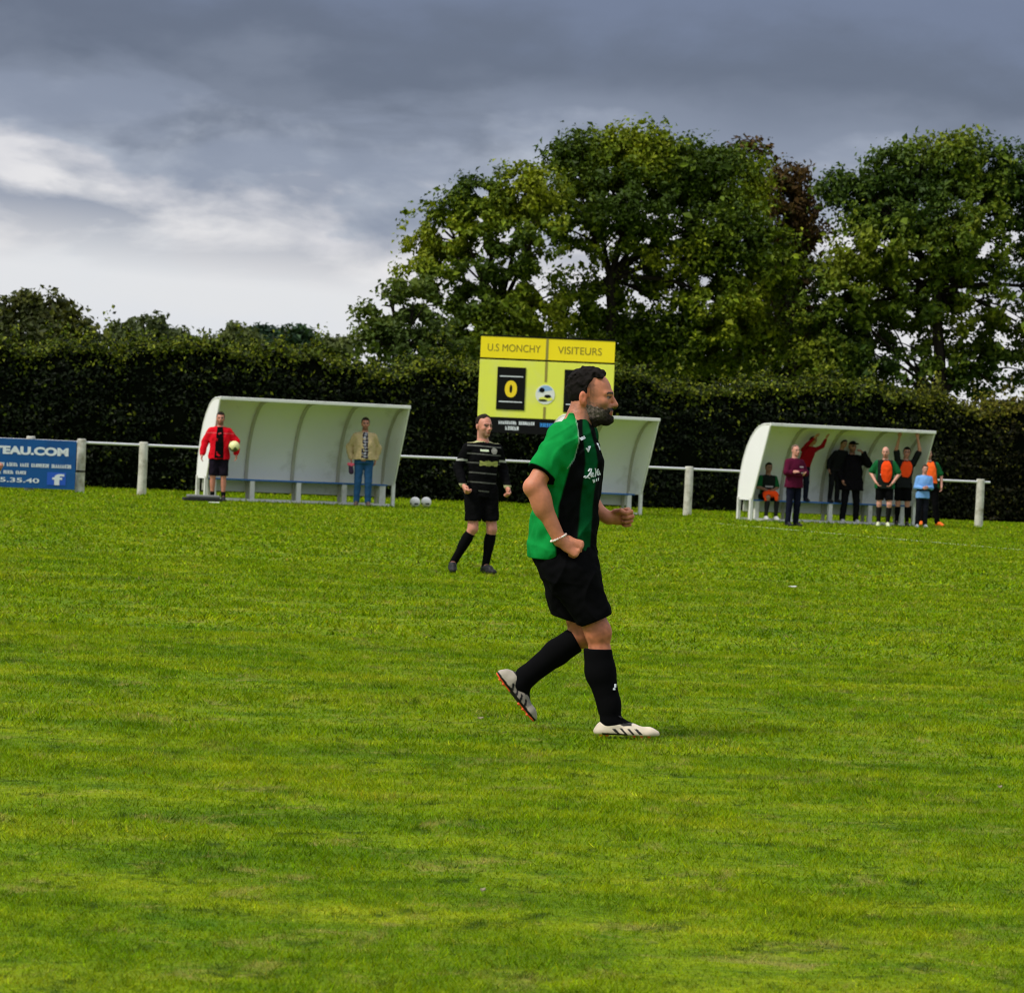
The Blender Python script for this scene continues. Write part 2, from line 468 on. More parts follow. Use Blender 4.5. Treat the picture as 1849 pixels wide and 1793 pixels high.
# ---------------------------------------------------------------- hedge behind the pitch
def hedge_y(x):
    return 72.3 + 0.375*x
def make_hedge():
    root = empty('hedge', (0, hedge_y(0), 0))
    tag(root, 'long tall clipped hedge behind the railing, dark below and brighter along its top', 'hedge')
    x0, x1 = -17.0, 18.5
    th = 1.7
    du = Vector((1, 0.375)).normalized()
    def to_world(u, d, z):                       # u along x, d behind the front face
        return np.stack([u - d*du.y, hedge_y(u) + d*du.x - hedge_y(0), z], 1)
    def top(u):
        return 3.14 + 0.13*np.sin(u*0.83 + 1) + 0.09*np.sin(u*2.3 + 1.5*np.sin(u*.7)) + 0.08*np.sin(u*5.1 + 2*np.sin(u*1.3)) - 0.010*(u - 2)
    # core
    us = np.linspace(x0, x1, 90)
    rows = []
    for d, zf in ((0.30, 0.0), (0.24, 0.5), (0.28, 0.88), (0.42, 0.975), (th-0.35, 0.975), (th-0.2, 0.5), (th-0.2, 0.0)):
        dd = d + 0.10*np.sin(us*3.1 + zf*7) + 0.05*np.sin(us*7.7 + zf*3)
        rows.append(to_world(us, dd, top(us)*zf))
    V = np.concatenate(rows)
    n = len(us)
    F = [(r*n+i, r*n+i+1, (r+1)*n+i+1, (r+1)*n+i) for r in range(len(rows)-1) for i in range(n-1)]
    np_mesh('core', V, np.array(F), MATS['hedge_core'], root)
    # leaves: face, top, loose shoots
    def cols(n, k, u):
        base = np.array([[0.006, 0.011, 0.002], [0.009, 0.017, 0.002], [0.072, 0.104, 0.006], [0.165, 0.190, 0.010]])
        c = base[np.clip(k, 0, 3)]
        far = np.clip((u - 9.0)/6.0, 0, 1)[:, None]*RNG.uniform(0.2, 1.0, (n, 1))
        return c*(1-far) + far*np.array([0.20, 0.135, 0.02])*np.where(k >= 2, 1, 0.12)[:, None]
    vs, fs, cs = [], [], []
    def put(P, N, size, c):
        a, f, cc = leaf_quads(P, N, size, c)
        fs.append(f + sum(len(v) for v in vs))
        vs.append(a)
        cs.append(cc)
    n = 42000                                    # front face
    u = RNG.uniform(x0, x1, n)
    zf = RNG.uniform(0.02, 1.0, n)
    P0 = np.stack([u, zf*9, zf*0], 1)
    d = 0.10 + 0.12*wob(P0, 1.3, 0.4) + 0.09*wob(P0, 3.7, 1.9) + np.abs(RNG.normal(0, 0.09, n)) + 0.25*np.clip(zf-0.86, 0, 1)/0.14
    P = to_world(u, d, top(u)*zf)
    N = np.stack([RNG.normal(0.2, 0.6, n), RNG.normal(-0.8, 0.5, n), RNG.normal(0.45, 0.6, n)], 1)
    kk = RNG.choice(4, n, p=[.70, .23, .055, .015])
    lit_band = RNG.random(n) < np.clip((zf - 0.80)/0.16, 0, 1)*0.9  # brighter tones towards the top: the lit band put into leaf colour
    kk = np.where(lit_band, RNG.choice(4, n, p=[.10, .30, .40, .20]), kk)
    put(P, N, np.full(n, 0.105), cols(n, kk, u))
    n = 34000                                    # top
    u = RNG.uniform(x0, x1, n)
    d = RNG.uniform(0.05, th, n)
    z = top(u) + RNG.normal(0, 0.09, n) + 0.10*wob(np.stack([u, d*2, u*0], 1), 2.2, 0.7) - 0.22*np.clip(0.35-d, 0, 1)
    P = to_world(u, d, z)
    N = np.stack([RNG.normal(0, 0.55, n), RNG.normal(-0.25, 0.5, n), np.abs(RNG.normal(0.9, 0.4, n))], 1)
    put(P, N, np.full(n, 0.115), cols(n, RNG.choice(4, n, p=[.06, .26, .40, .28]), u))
    m_ = 620                                     # shoots sticking out of the top
    k = 26
    su = np.repeat(RNG.uniform(x0, x1, m_), k)
    sd = np.repeat(RNG.uniform(0.15, th, m_), k)
    sh = np.repeat(RNG.gamma(2.0, 0.145, m_), k)
    tt = RNG.random(m_*k)
    lx = np.repeat(RNG.normal(0, 0.2, m_), k)
    P = to_world(su + lx*tt*sh + RNG.normal(0, 0.045, m_*k), sd + RNG.normal(0, 0.05, m_*k), top(su) + 0.05 + sh*tt)
    N = RNG.normal(size=(m_*k, 3)) + np.array([0, -0.3, 0.7])
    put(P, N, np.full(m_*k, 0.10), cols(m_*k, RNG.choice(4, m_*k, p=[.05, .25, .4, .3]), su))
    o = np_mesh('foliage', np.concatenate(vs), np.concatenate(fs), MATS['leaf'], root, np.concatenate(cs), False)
    o['kind'] = 'stuff'
make_hedge()

# ---------------------------------------------------------------- trees
def bough(mb, p0, p1, r0, r1, sag=0.15, seg=5):
    p0, p1 = Vector(p0), Vector(p1)
    L = (p1 - p0).length
    pts, rads = [], []
    off = Vector((random.uniform(-1, 1), random.uniform(-1, 1), random.uniform(0.2, 1)))*L*sag
    for i in range(seg+1):
        f = i/seg
        pts.append(p0.lerp(p1, f) + off*math.sin(math.pi*f) + Vector((random.uniform(-1, 1), random.uniform(-1, 1), 0))*0.04*L*f*(1-f))
        rads.append(r0 + (r1-r0)*f)
    mb.tube(pts, rads, 7)
    return pts

def make_tree(name, label, base, fork, lobes, n, size, pal, group='trees behind the hedge', gap=0.0, r0=0.22, cat='tree', twigs=4):
    """lobes: (centre, radii, density) in world metres; pal: list of leaf colours"""
    root = empty(name, base)
    tag(root, label, cat, group)
    base = Vector(base)
    mb = MB()
    fk = Vector(fork) - base
    pts = bough(mb, (0, 0, -0.05), fk, r0, r0*0.62, 0.04, 6)
    for (c, r, dn) in lobes:
        e = Vector(c) - base
        if e.z < fk.z*0.8:
            st = pts[3]
        else:
            st = pts[-1]
        end = e + Vector((0, 0, r[2]*0.25))
        bp = bough(mb, st, end, r0*0.34, 0.03, 0.10)
        for _ in range(twigs):
            dv = Vector((random.gauss(0, 1), random.gauss(0, 1), random.gauss(0.3, 0.8))).normalized()
            tip = e + Vector((dv.x*r[0], dv.y*r[1], dv.z*r[2]))*0.85
            bough(mb, bp[random.choice((2, 3, 4))], tip, 0.035, 0.010, 0.12, 4)
    mb.build('trunk', MATS['bark'], root, smooth=True)
    area = np.array([(r[0]*r[2] + r[0]*r[1] + r[1]*r[2])*dn for (c, r, dn) in lobes])
    cnt = (n*area/area.sum()).astype(int)
    Ps, Ns, Ts = [], [], []
    for (c, r, dn), k in zip(lobes, cnt):
        # twig sprays: leaves gather round many small centres spread through the outer part of the lobe
        m_ = max(6, k//46)
        v = RNG.normal(size=(m_, 3))
        v /= np.linalg.norm(v, axis=1, keepdims=True)
        rr = 1.0 - np.abs(RNG.normal(0, 0.26, m_)) + np.where(RNG.random(m_) < 0.16, RNG.uniform(0.04, 0.20, m_), 0)
        lump = 0.96 + 0.16*wob(v*2.0 + np.array(c), 1.7, 0.3)
        cen = v*(rr*lump)[:, None]*np.array(r)
        idx = RNG.integers(0, m_, k)
        P = cen[idx] + np.clip(RNG.normal(size=(k, 3)), -1.7, 1.7)*np.array([0.27, 0.27, 0.16])*RNG.uniform(0.6, 1.25, (m_, 1))[idx] + np.array(c)
        keep = 0.35*wob(P, 1.3, 0.9) + 0.9*wob(P*np.array([1, 0.22, 1]), 4.0, 2.1) + RNG.normal(0, 0.13, k) > gap - 0.66 + (0.50 if dn < 0.85 else 0.30 if dn < 1.0 else 0.12 if dn < 1.1 else 0.0)
        P = P[keep]
        Nn = (P - np.array(c))/np.array(r)*0.5 + RNG.normal(size=P.shape)*0.65 + np.array([0, 0, 0.55])
        Ps.append(P)
        Ts.append(np.full(len(P), random.gauss(0, 0.35)))
        Ns.append(Nn)
    P = np.concatenate(Ps)
    N = np.concatenate(Ns)
    pal = np.array(pal)
    tone = np.clip((wob(P, 0.9, 2.2)*0.5 + 0.5)*len(pal) + RNG.normal(0, 0.6, len(P)) + np.concatenate(Ts), 0, len(pal)-0.01).astype(int)
    V, F, Cc = leaf_quads(P, N, size*RNG.lognormal(-0.05, 0.30, len(P)), pal[tone], 0.16)
    o = np_mesh('crown', V - np.array(base), F, MATS['leaf'], root, Cc, False)
    return root

ASH = [(0.036, 0.066, 0.003), (0.076, 0.118, 0.004), (0.128, 0.175, 0.005), (0.195, 0.228, 0.008)]
ASH_DARK = [(0.030, 0.060, 0.006), (0.060, 0.100, 0.007), (0.096, 0.142, 0.008), (0.150, 0.185, 0.010)]
COPPER = [(0.040, 0.020, 0.005), (0.062, 0.034, 0.007), (0.085, 0.050, 0.009), (0.060, 0.060, 0.010)]
SHADE = [(0.008, 0.015, 0.003), (0.014, 0.025, 0.004), (0.022, 0.036, 0.005)]  # shade of the understory put into the leaf colours
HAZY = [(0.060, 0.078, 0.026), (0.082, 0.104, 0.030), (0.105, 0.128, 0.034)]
def lob(Y, rows, squash=0.8):
    """rows: (photo x, photo y, half width px, half height px, depth offset m, density)"""
    outl = []
    for (x, y, rx, ry, dy, dn) in rows:
        p = at(x, y, Y + dy)
        s = (Y + dy)/FPX
        outl.append((tuple(p), (rx*s, max(rx, ry)*s*squash, ry*s), dn))
    return outl
def gp(px, Y):
    p = at(px, 880, Y)
    return (p.x, p.y, 0.0)

make_tree('ash_tree', 'broad green tree left of the scoreboard with sky showing through its crown', gp(905, 82), at(900, 560, 82), lob(82, [
    (866, 372, 58, 56, 0, 1), (800, 430, 62, 60, .3, .9), (765, 500, 46, 62, 0, .65), (850, 470, 80, 70, -.5, .75), (900, 560, 85, 70, -.4, .85),
    (950, 350, 64, 52, .4, 1), (965, 440, 75, 70, -.6, .7), (800, 575, 70, 60, 0, .75), (985, 575, 60, 70, .3, .8), (860, 630, 90, 45, -.8, 1.2)]), 74000, 0.135, ASH, gap=0.20)
make_tree('ash_tree', 'tallest domed green tree in the middle with a forked dark trunk', gp(1103, 84), at(1102, 500, 84), lob(84, [
    (1152, 285, 88, 62, 0, 1.2), (1055, 300, 66, 58, .4, 1.1), (1045, 385, 84, 72, -.4, .75), (1150, 375, 100, 76, -.6, .85), (1240, 310, 70, 58, .2, 1.1),
    (1318, 330, 70, 60, .4, 1.15), (1310, 420, 80, 80, -.5, 1.1), (1215, 460, 90, 66, -.2, .7), (1085, 455, 56, 50, .2, .5), (1345, 505, 66, 76, 0, 1.0),
    (1050, 560, 66, 56, .3, .8), (1290, 560, 80, 70, -.6, .9), (1190, 560, 80, 60, .4, .6), (1130, 500, 60, 60, .9, .7), (1110, 620, 70, 50, .6, 1.0), (1230, 630, 90, 50, .6, 1.0), (1350, 620, 70, 60, .2, 1.0), (1400, 470, 40, 60, -.6, .9)]), 118000, 0.135, ASH, gap=0.16)
make_tree('copper_tree', 'narrow dark copper leaved tree between the two green trees', gp(1425, 86), at(1425, 560, 86), lob(86, [
    (1420, 325, 27, 32, 0, 1), (1430, 375, 36, 40, 0, 1), (1446, 425, 34, 40, .2, 1), (1425, 500, 40, 60, 1.0, 1), (1430, 590, 45, 60, 1.0, 1), (1350, 275, 30, 22, .8, .5)]), 20000, 0.135, COPPER)
make_tree('ash_tree', 'wide green tree at the right edge with bright sky gaps low in its crown', gp(1690, 83), at(1690, 520, 83), lob(83, [
    (1738, 300, 68, 62, 0, 1.1), (1640, 312, 68, 62, .3, 1.1), (1572, 372, 52, 54, .2, 1), (1512, 338, 30, 36, .3, .9), (1600, 432, 84, 76, -.5, 1),
    (1720, 415, 95, 76, -.6, 1), (1822, 340, 56, 76, .2, 1), (1905, 400, 80, 120, .4, .9), (1540, 505, 66, 66, -.3, .9), (1655, 530, 76, 56, -.2, .6), (1795, 500, 80, 76, -.4, .7),
    (1560, 600, 56, 56, 0, .55), (1835, 600, 62, 76, 0, .6), (1655, 640, 50, 46, .2, .4), (1745, 655, 50, 40, .2, .35), (1920, 560, 90, 110, 0, .8), (1600, 560, 80, 70, .5, .8), (1720, 580, 90, 70, .5, .7), (1500, 560, 60, 80, .4, .9), (1620, 670, 100, 50, .6, .8), (1780, 675, 100, 46, .6, .7), (1500, 650, 60, 60, .5, 1.0), (1690, 500, 70, 60, .8, .8)]), 135000, 0.135, ASH_DARK, gap=0.19)
make_tree('sapling', 'small open pale green tree at the left foot of the broad trees', gp(715, 79), at(712, 640, 79), lob(79, [
    (676, 578, 40, 24, 0, .7), (706, 545, 36, 28, .1, .7), (745, 560, 44, 56, .3, .8), (668, 610, 34, 24, 0, .8), (722, 634, 66, 36, 0, 1.1), (790, 620, 46, 46, .2, .9)]), 6500, 0.15,
    [(0.045, 0.075, 0.010), (0.065, 0.100, 0.012), (0.095, 0.130, 0.016)], r0=0.10)
for i, (px, rows, lab) in enumerate((
    (975, [(940, 640, 70, 60, 0, 1), (1010, 650, 60, 60, .2, 1), (880, 655, 60, 45, 0, 1)], 'dark leafy bush low behind the yellow scoreboard'),
    (1180, [(1150, 625, 70, 70, 0, 1), (1210, 650, 60, 60, .2, 1), (1110, 660, 50, 50, 0, 1)], 'dark leafy bush under the tallest tree'),
    (1330, [(1300, 640, 70, 70, 0, 1), (1370, 640, 60, 80, .2, 1), (1250, 670, 50, 50, 0, 1)], 'dark leafy bush in the deep shade left of the copper tree'),
    (1480, [(1450, 660, 60, 60, 0, 1), (1510, 640, 60, 76, .2, 1), (1400, 680, 50, 50, 0, 1)], 'dark leafy bush in the deep shade below the copper tree'))):
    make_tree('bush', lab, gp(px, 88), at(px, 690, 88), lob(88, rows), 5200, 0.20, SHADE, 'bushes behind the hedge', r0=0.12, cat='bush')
make_tree('elder_tree', 'rounded dark tree above the hedge at the left edge', gp(75, 92), at(75, 640, 92), lob(92, [
    (40, 565, 42, 40, 0, 1), (92, 560, 48, 38, .2, 1), (130, 600, 40, 34, 0, 1), (60, 612, 76, 40, -.4, 1.1), (-10, 590, 46, 56, .2, 1), (168, 618, 22, 18, 0, .6)]), 8200, 0.19,
    [(0.036, 0.046, 0.010), (0.062, 0.070, 0.012), (0.090, 0.098, 0.014)])
FARG = 'small trees far beyond the hedge'
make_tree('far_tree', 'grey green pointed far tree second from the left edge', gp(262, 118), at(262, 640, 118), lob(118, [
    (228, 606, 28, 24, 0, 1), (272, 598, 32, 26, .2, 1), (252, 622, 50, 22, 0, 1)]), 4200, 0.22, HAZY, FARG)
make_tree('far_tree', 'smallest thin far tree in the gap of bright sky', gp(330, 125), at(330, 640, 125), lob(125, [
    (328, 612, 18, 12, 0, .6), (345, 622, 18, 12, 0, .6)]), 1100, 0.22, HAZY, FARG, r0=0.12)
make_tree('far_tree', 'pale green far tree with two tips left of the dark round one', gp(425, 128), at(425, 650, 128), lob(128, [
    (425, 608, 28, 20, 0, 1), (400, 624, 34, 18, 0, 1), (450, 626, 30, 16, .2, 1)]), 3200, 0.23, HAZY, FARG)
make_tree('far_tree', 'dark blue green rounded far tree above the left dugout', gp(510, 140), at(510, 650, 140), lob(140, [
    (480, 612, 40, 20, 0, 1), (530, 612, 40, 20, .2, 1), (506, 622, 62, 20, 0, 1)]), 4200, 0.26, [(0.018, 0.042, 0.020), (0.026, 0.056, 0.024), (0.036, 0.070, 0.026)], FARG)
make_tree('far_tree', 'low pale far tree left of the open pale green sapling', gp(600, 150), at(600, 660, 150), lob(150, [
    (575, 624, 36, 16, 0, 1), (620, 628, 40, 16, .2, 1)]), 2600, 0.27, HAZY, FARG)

# ================================================================ dugouts
DUG_A = math.radians(23)
PROF = [(-0.74, 2.08), (-0.45, 2.07), (-0.24, 2.02), (-0.07, 1.93), (0.12, 1.77), (0.28, 1.58), (0.41, 1.34), (0.51, 1.07), (0.57, 0.80), (0.60, 0.44)]
def make_dugout(label, origin, L, bays):
    """local x runs along the bench, local y goes back from the open front"""
    root = empty('dugout', origin, DUG_A)
    tag(root, label, 'dugout', 'white dugouts along the touchline')
    t_ = 0.025
    # curved shell, one sheet per bay
    for b in range(bays):
        x0, x1 = L*b/bays + 0.012, L*(b+1)/bays - 0.012
        mb = MB()
        vs, fs = [], []
        for (d, z) in PROF:
            for x in (x0, x1):
                vs.append((x, d, z))
        n = len(PROF)
        for i in range(n):
            d0, z0 = PROF[max(i-1, 0)]
            d1, z1 = PROF[min(i+1, n-1)]
            nx, nz = -(z1-z0), (d1-d0)
            l = math.hypot(nx, nz)
            for x in (x0, x1):
                vs.append((x, PROF[i][0] + nx/l*t_, PROF[i][1] + nz/l*t_))
        for i in range(n-1):
            a, b2 = 2*i, 2*(i+1)
            fs += [(a, a+1, b2+1, b2), (2*n+a, 2*n+b2, 2*n+b2+1, 2*n+a+1), (a, b2, 2*n+b2, 2*n+a), (a+1, 2*n+a+1, 2*n+b2+1, b2+1)]
        fs += [(0, 2*n, 2*n+1, 1), (2*n-2, 2*n-1, 4*n-1, 4*n-2)]
        mb.add(vs, fs)
        mb.build('shell_panel', MATS['white_shell'], root, smooth=True)
    # ribs inside the shell
    for b in range(bays+1):
        x = L*b/bays
        mb = MB()
        for i in range(len(PROF)-1):
            (d0, z0), (d1, z1) = PROF[i], PROF[i+1]
            ang = math.atan2(z1-z0, d1-d0)
            ln = math.hypot(z1-z0, d1-d0)
            M = Matrix.Translation((x, d0, z0)) @ Matrix.Rotation(ang, 4, 'X')
            mb.box((-0.032, -0.004, -0.040), (0.032, ln + 0.004, -0.004), M)
        mb.build('rib', MATS['rib_steel'], root)
    # end panels
    for x, s in ((-0.03, -1), (L + 0.03, 1)):
        pts = [(-0.02, 0.44)] + [(-0.72 + 0.0, 2.06)] + PROF[1:]
        n = len(pts)
        vs = [(x + s*0.010, d, z) for d, z in pts] + [(x - s*0.010, d, z) for d, z in pts]
        fs = [tuple(range(n)), tuple(range(2*n-1, n-1, -1))] + [(i, (i+1) % n, n+(i+1) % n, n+i) for i in range(n)]
        mb = MB().add(vs, fs)
        e = mb.build('end_panel', MATS['white_shell'], root)
        tr = MB()
        tr.tube([(x, -0.02, 0.44), (x, -0.74, 2.07)], 0.022, 8)
        tr.tube([(x, d + 0.02, z + 0.012) for d, z in PROF], 0.020, 8)
        tr.build('edge_trim', MATS['white_paint'], e, smooth=True)
        for d in (0.0, 0.57):
            MB().box((x - 0.035, d - 0.035, 0.0), (x + 0.035, d + 0.035, 0.50)).build('leg', MATS['white_paint'], root, bevel=0.006)
    # roof lip and base rails
    MB().box((-0.05, -0.79, 2.045), (L + 0.05, -0.735, 2.115)).build('roof_lip', MATS['white_paint'], root, bevel=0.01)
    MB().box((0.04, -0.02, 0.0), (L - 0.04, 0.02, 0.05)).build('base_rail', MATS['white_paint'], root, bevel=0.005)
    MB().box((0.04, 0.55, 0.0), (L - 0.04, 0.59, 0.05)).build('base_rail', MATS['white_paint'], root, bevel=0.005)
    # bench: three blue slats, plate below, legs
    for k in range(3):
        d = 0.10 + 0.135*k
        MB().box((0.06, d, 0.425), (L - 0.06, d + 0.115, 0.455)).build('bench_slat', MATS['blue_wood'], root, bevel=0.006)
    MB().box((0.05, 0.50, 0.19), (L - 0.05, 0.53, 0.42)).build('riser_plate', MATS['white_paint'], root, bevel=0.004)
    for b in range(bays + 1):
        x = min(max(L*b/bays, 0.18), L - 0.18)
        MB().box((x - 0.05, 0.11, 0.0), (x + 0.05, 0.19, 0.424)).build('bench_leg', MATS['white_paint'], root, bevel=0.006)
        MB().box((x - 0.03, 0.42, 0.0), (x + 0.03, 0.48, 0.424)).build('bench_leg', MATS['rib_steel'], root, bevel=0.006)
    return root

du = Vector((math.cos(DUG_A), math.sin(DUG_A), 0))
D1 = ground(373, 903)
D2 = ground(1357, 940)
D3 = ground(1153, 930)
L1, L2, L3 = 4.02, 3.98, 2.05
make_dugout('long white curved dugout with two people standing at its front, left of the scoreboard', D1, L1, 4)
make_dugout('white curved dugout on the right crowded with people', D2, L2, 4)
make_dugout('short empty white curved dugout partly hidden by the green shirted player', D3 - du*L3, L3, 2)
def dug(D, x, d, z=0.0):
    """a point in a dugout's own axes"""
    return D + du*x + Vector((-du.y, du.x, 0))*d + Vector((0, 0, z))

# ================================================================ railing
def fence_y(x):
    return 63.4 + 0.30*(x + 7.9)
def fence_pt(px):
    x = 0.0
    for _ in range(8):
        x = at(px, 880, fence_y(x)).x
    return Vector((x, fence_y(x), 0))
rail_root = empty('pitch_railing', fence_pt(250))
tag(rail_root, 'low railing of round white posts and one thin pipe running behind the dugouts', 'railing')
ro = Vector(rail_root.location)
for px, hh in ((52, 1.14), (144, 1.13), (256, 1.12), (1243, 1.10), (1770, 1.10)):
    p = fence_pt(px) - ro
    mb = MB()
    r = 0.095
    mb.tube([(p.x, p.y, -0.02), (p.x, p.y, 0.25), (p.x + 0.006, p.y, 0.6), (p.x, p.y, hh - 0.03), (p.x, p.y, hh - 0.008), (p.x, p.y, hh)],
            [r*1.03, r, r*0.98, r*0.99, r*0.94, r*0.80], 18)
    po = mb.build('post', MATS['post_concrete'], rail_root, smooth=True)
    if px == 144:
        MB().tube([(p.x, p.y, 0.425), (p.x, p.y, 0.465)], r*1.06, 18).build('strap', MATS['strap'], po, smooth=True)
pa, pb, pc = fence_pt(-90) - ro, fence_pt(900) - ro, fence_pt(1787) - ro
dpost = Vector((0.287, -0.958, 0))*0.0
MB().tube([pa + Vector((0, 0, 1.055)), pb + Vector((0, 0, 1.05)), pc + Vector((0, 0, 1.03))], 0.027, 10).build('rail_pipe', MATS['rail_metal'], rail_root, smooth=True)

# ================================================================ lettering
def text_mesh(body, size, ext=0.003, bold=0.0, shear=0.0, space=1.0, sx=1.0):
    cu = bpy.data.curves.new('lettering', 'FONT')
    cu.body = body
    cu.size = size
    cu.extrude = ext
    cu.offset = bold
    cu.shear = shear
    cu.space_character = space
    cu.align_x = 'LEFT'
    o = bpy.data.objects.new('lettering', cu)
    COL.objects.link(o)
    dg = bpy.context.evaluated_depsgraph_get()
    me = bpy.data.meshes.new_from_object(o.evaluated_get(dg))
    bpy.data.objects.remove(o)
    bpy.data.curves.remove(cu)
    V = np.empty(len(me.vertices)*3, np.float32)
    me.vertices.foreach_get('co', V)
    V = V.reshape(-1, 3)
    V[:, 0] *= sx
    return me, V
def put_text(name, body, mat, parent, x0, x1, z0, height, y, bold=0.0, shear=0.0):
    """lettering on an upright face: fills x0..x1, baseline z0, facing -y"""
    me, V = text_mesh(body, 1.0, 0.01, bold, shear)
    lo, hi = V.min(0), V.max(0)
    sx = (x1 - x0)/(hi[0] - lo[0])
    sz = height/(hi[1] - lo[1])
    W = np.stack([x0 + (V[:, 0] - lo[0])*sx, y - (V[:, 2] - lo[2])*0.2, z0 + (V[:, 1] - lo[1])*sz], 1).astype(np.float32)
    me.vertices.foreach_set('co', W.ravel())
    me.update()
    me.materials.clear()
    me.materials.append(mat)
    o = bpy.data.objects.new(name, me)
    return link(o, parent)
def glyph_row(name, mat, parent, x0, x1, z0, height, y, seed, gap_at=()):
    """a row of block characters too small to read"""
    r = random.Random(seed)
    mb = MB()
    x = x0
    cw = height*0.62
    i = 0
    st = height*0.20
    while x + cw < x1 + 1e-6:
        if i not in gap_at:
            k = r.randrange(4)
            if k in (0, 1, 3):
                mb.box((x, y - 0.004, z0), (x + st, y, z0 + height))
            if k in (0, 2):
                mb.box((x + cw - st - height*0.12, y - 0.0045, z0), (x + cw - height*0.12, y - 0.0005, z0 + height))
            if k in (1, 2, 3):
                mb.box((x, y - 0.0038, z0), (x + cw - height*0.12, y + 0.0002, z0 + st))
            if k in (0, 1, 2):
                mb.box((x, y - 0.0036, z0 + height - st), (x + cw - height*0.12, y + 0.0004, z0 + height))
            mb.box((x, y - 0.0034, z0 + height*0.4), (x + cw - height*0.12, y + 0.0006, z0 + height*0.4 + st))
        x += cw
        i += 1
    o = mb.build(name, mat, parent)
    o['kind'] = 'stuff'
    return o

# ================================================================ blue advertising board on the railing
def make_board():
    pr = fence_pt(137)
    ang = math.atan(0.30)
    root = empty('advertising_board', (pr.x, pr.y - 0.16, 0.0), ang)
    tag(root, 'blue advertising board with white lettering hung on the railing at the left edge', 'sign')
    s = 85.0
    W = 2.35
    MB().box((-W, -0.012, 0.055), (0.0, 0.012, 1.075)).build('panel', MATS['board_blue'], root, bevel=0.003)
    y = -0.0125
    k = 1/s
    zz = lambda py: 0.04 + (889 - py)*1.05/96*1.0
    put_text('lettering', 'TEAU.COM', MATS['print_white'], root, -148*k, -14*k, 0.745, 0.175, y, bold=0.055)
    glyph_row('lettering', MATS['print_white'], root, -150*k, -5*k, 0.495, 0.075, y, 3, (6, 12, 17, 26))
    glyph_row('lettering', MATS['print_white'], root, -150*k, -84*k, 0.335, 0.070, y, 5, (5, 11))
    put_text('lettering', '05.35.40', MATS['print_white'], root, -146*k, -64*k, 0.165, 0.095, y, bold=0.02)
    ic = MB().box((-50*k, y - 0.006, 0.135), (-17*k, y, 0.40)).build('icon_tile', MATS['icon_blue'], root, bevel=0.002)
    put_text('icon_letter', 'f', MATS['print_white'], ic, -41*k, -20*k, 0.137, 0.235, y - 0.0065, bold=0.03)
make_board()

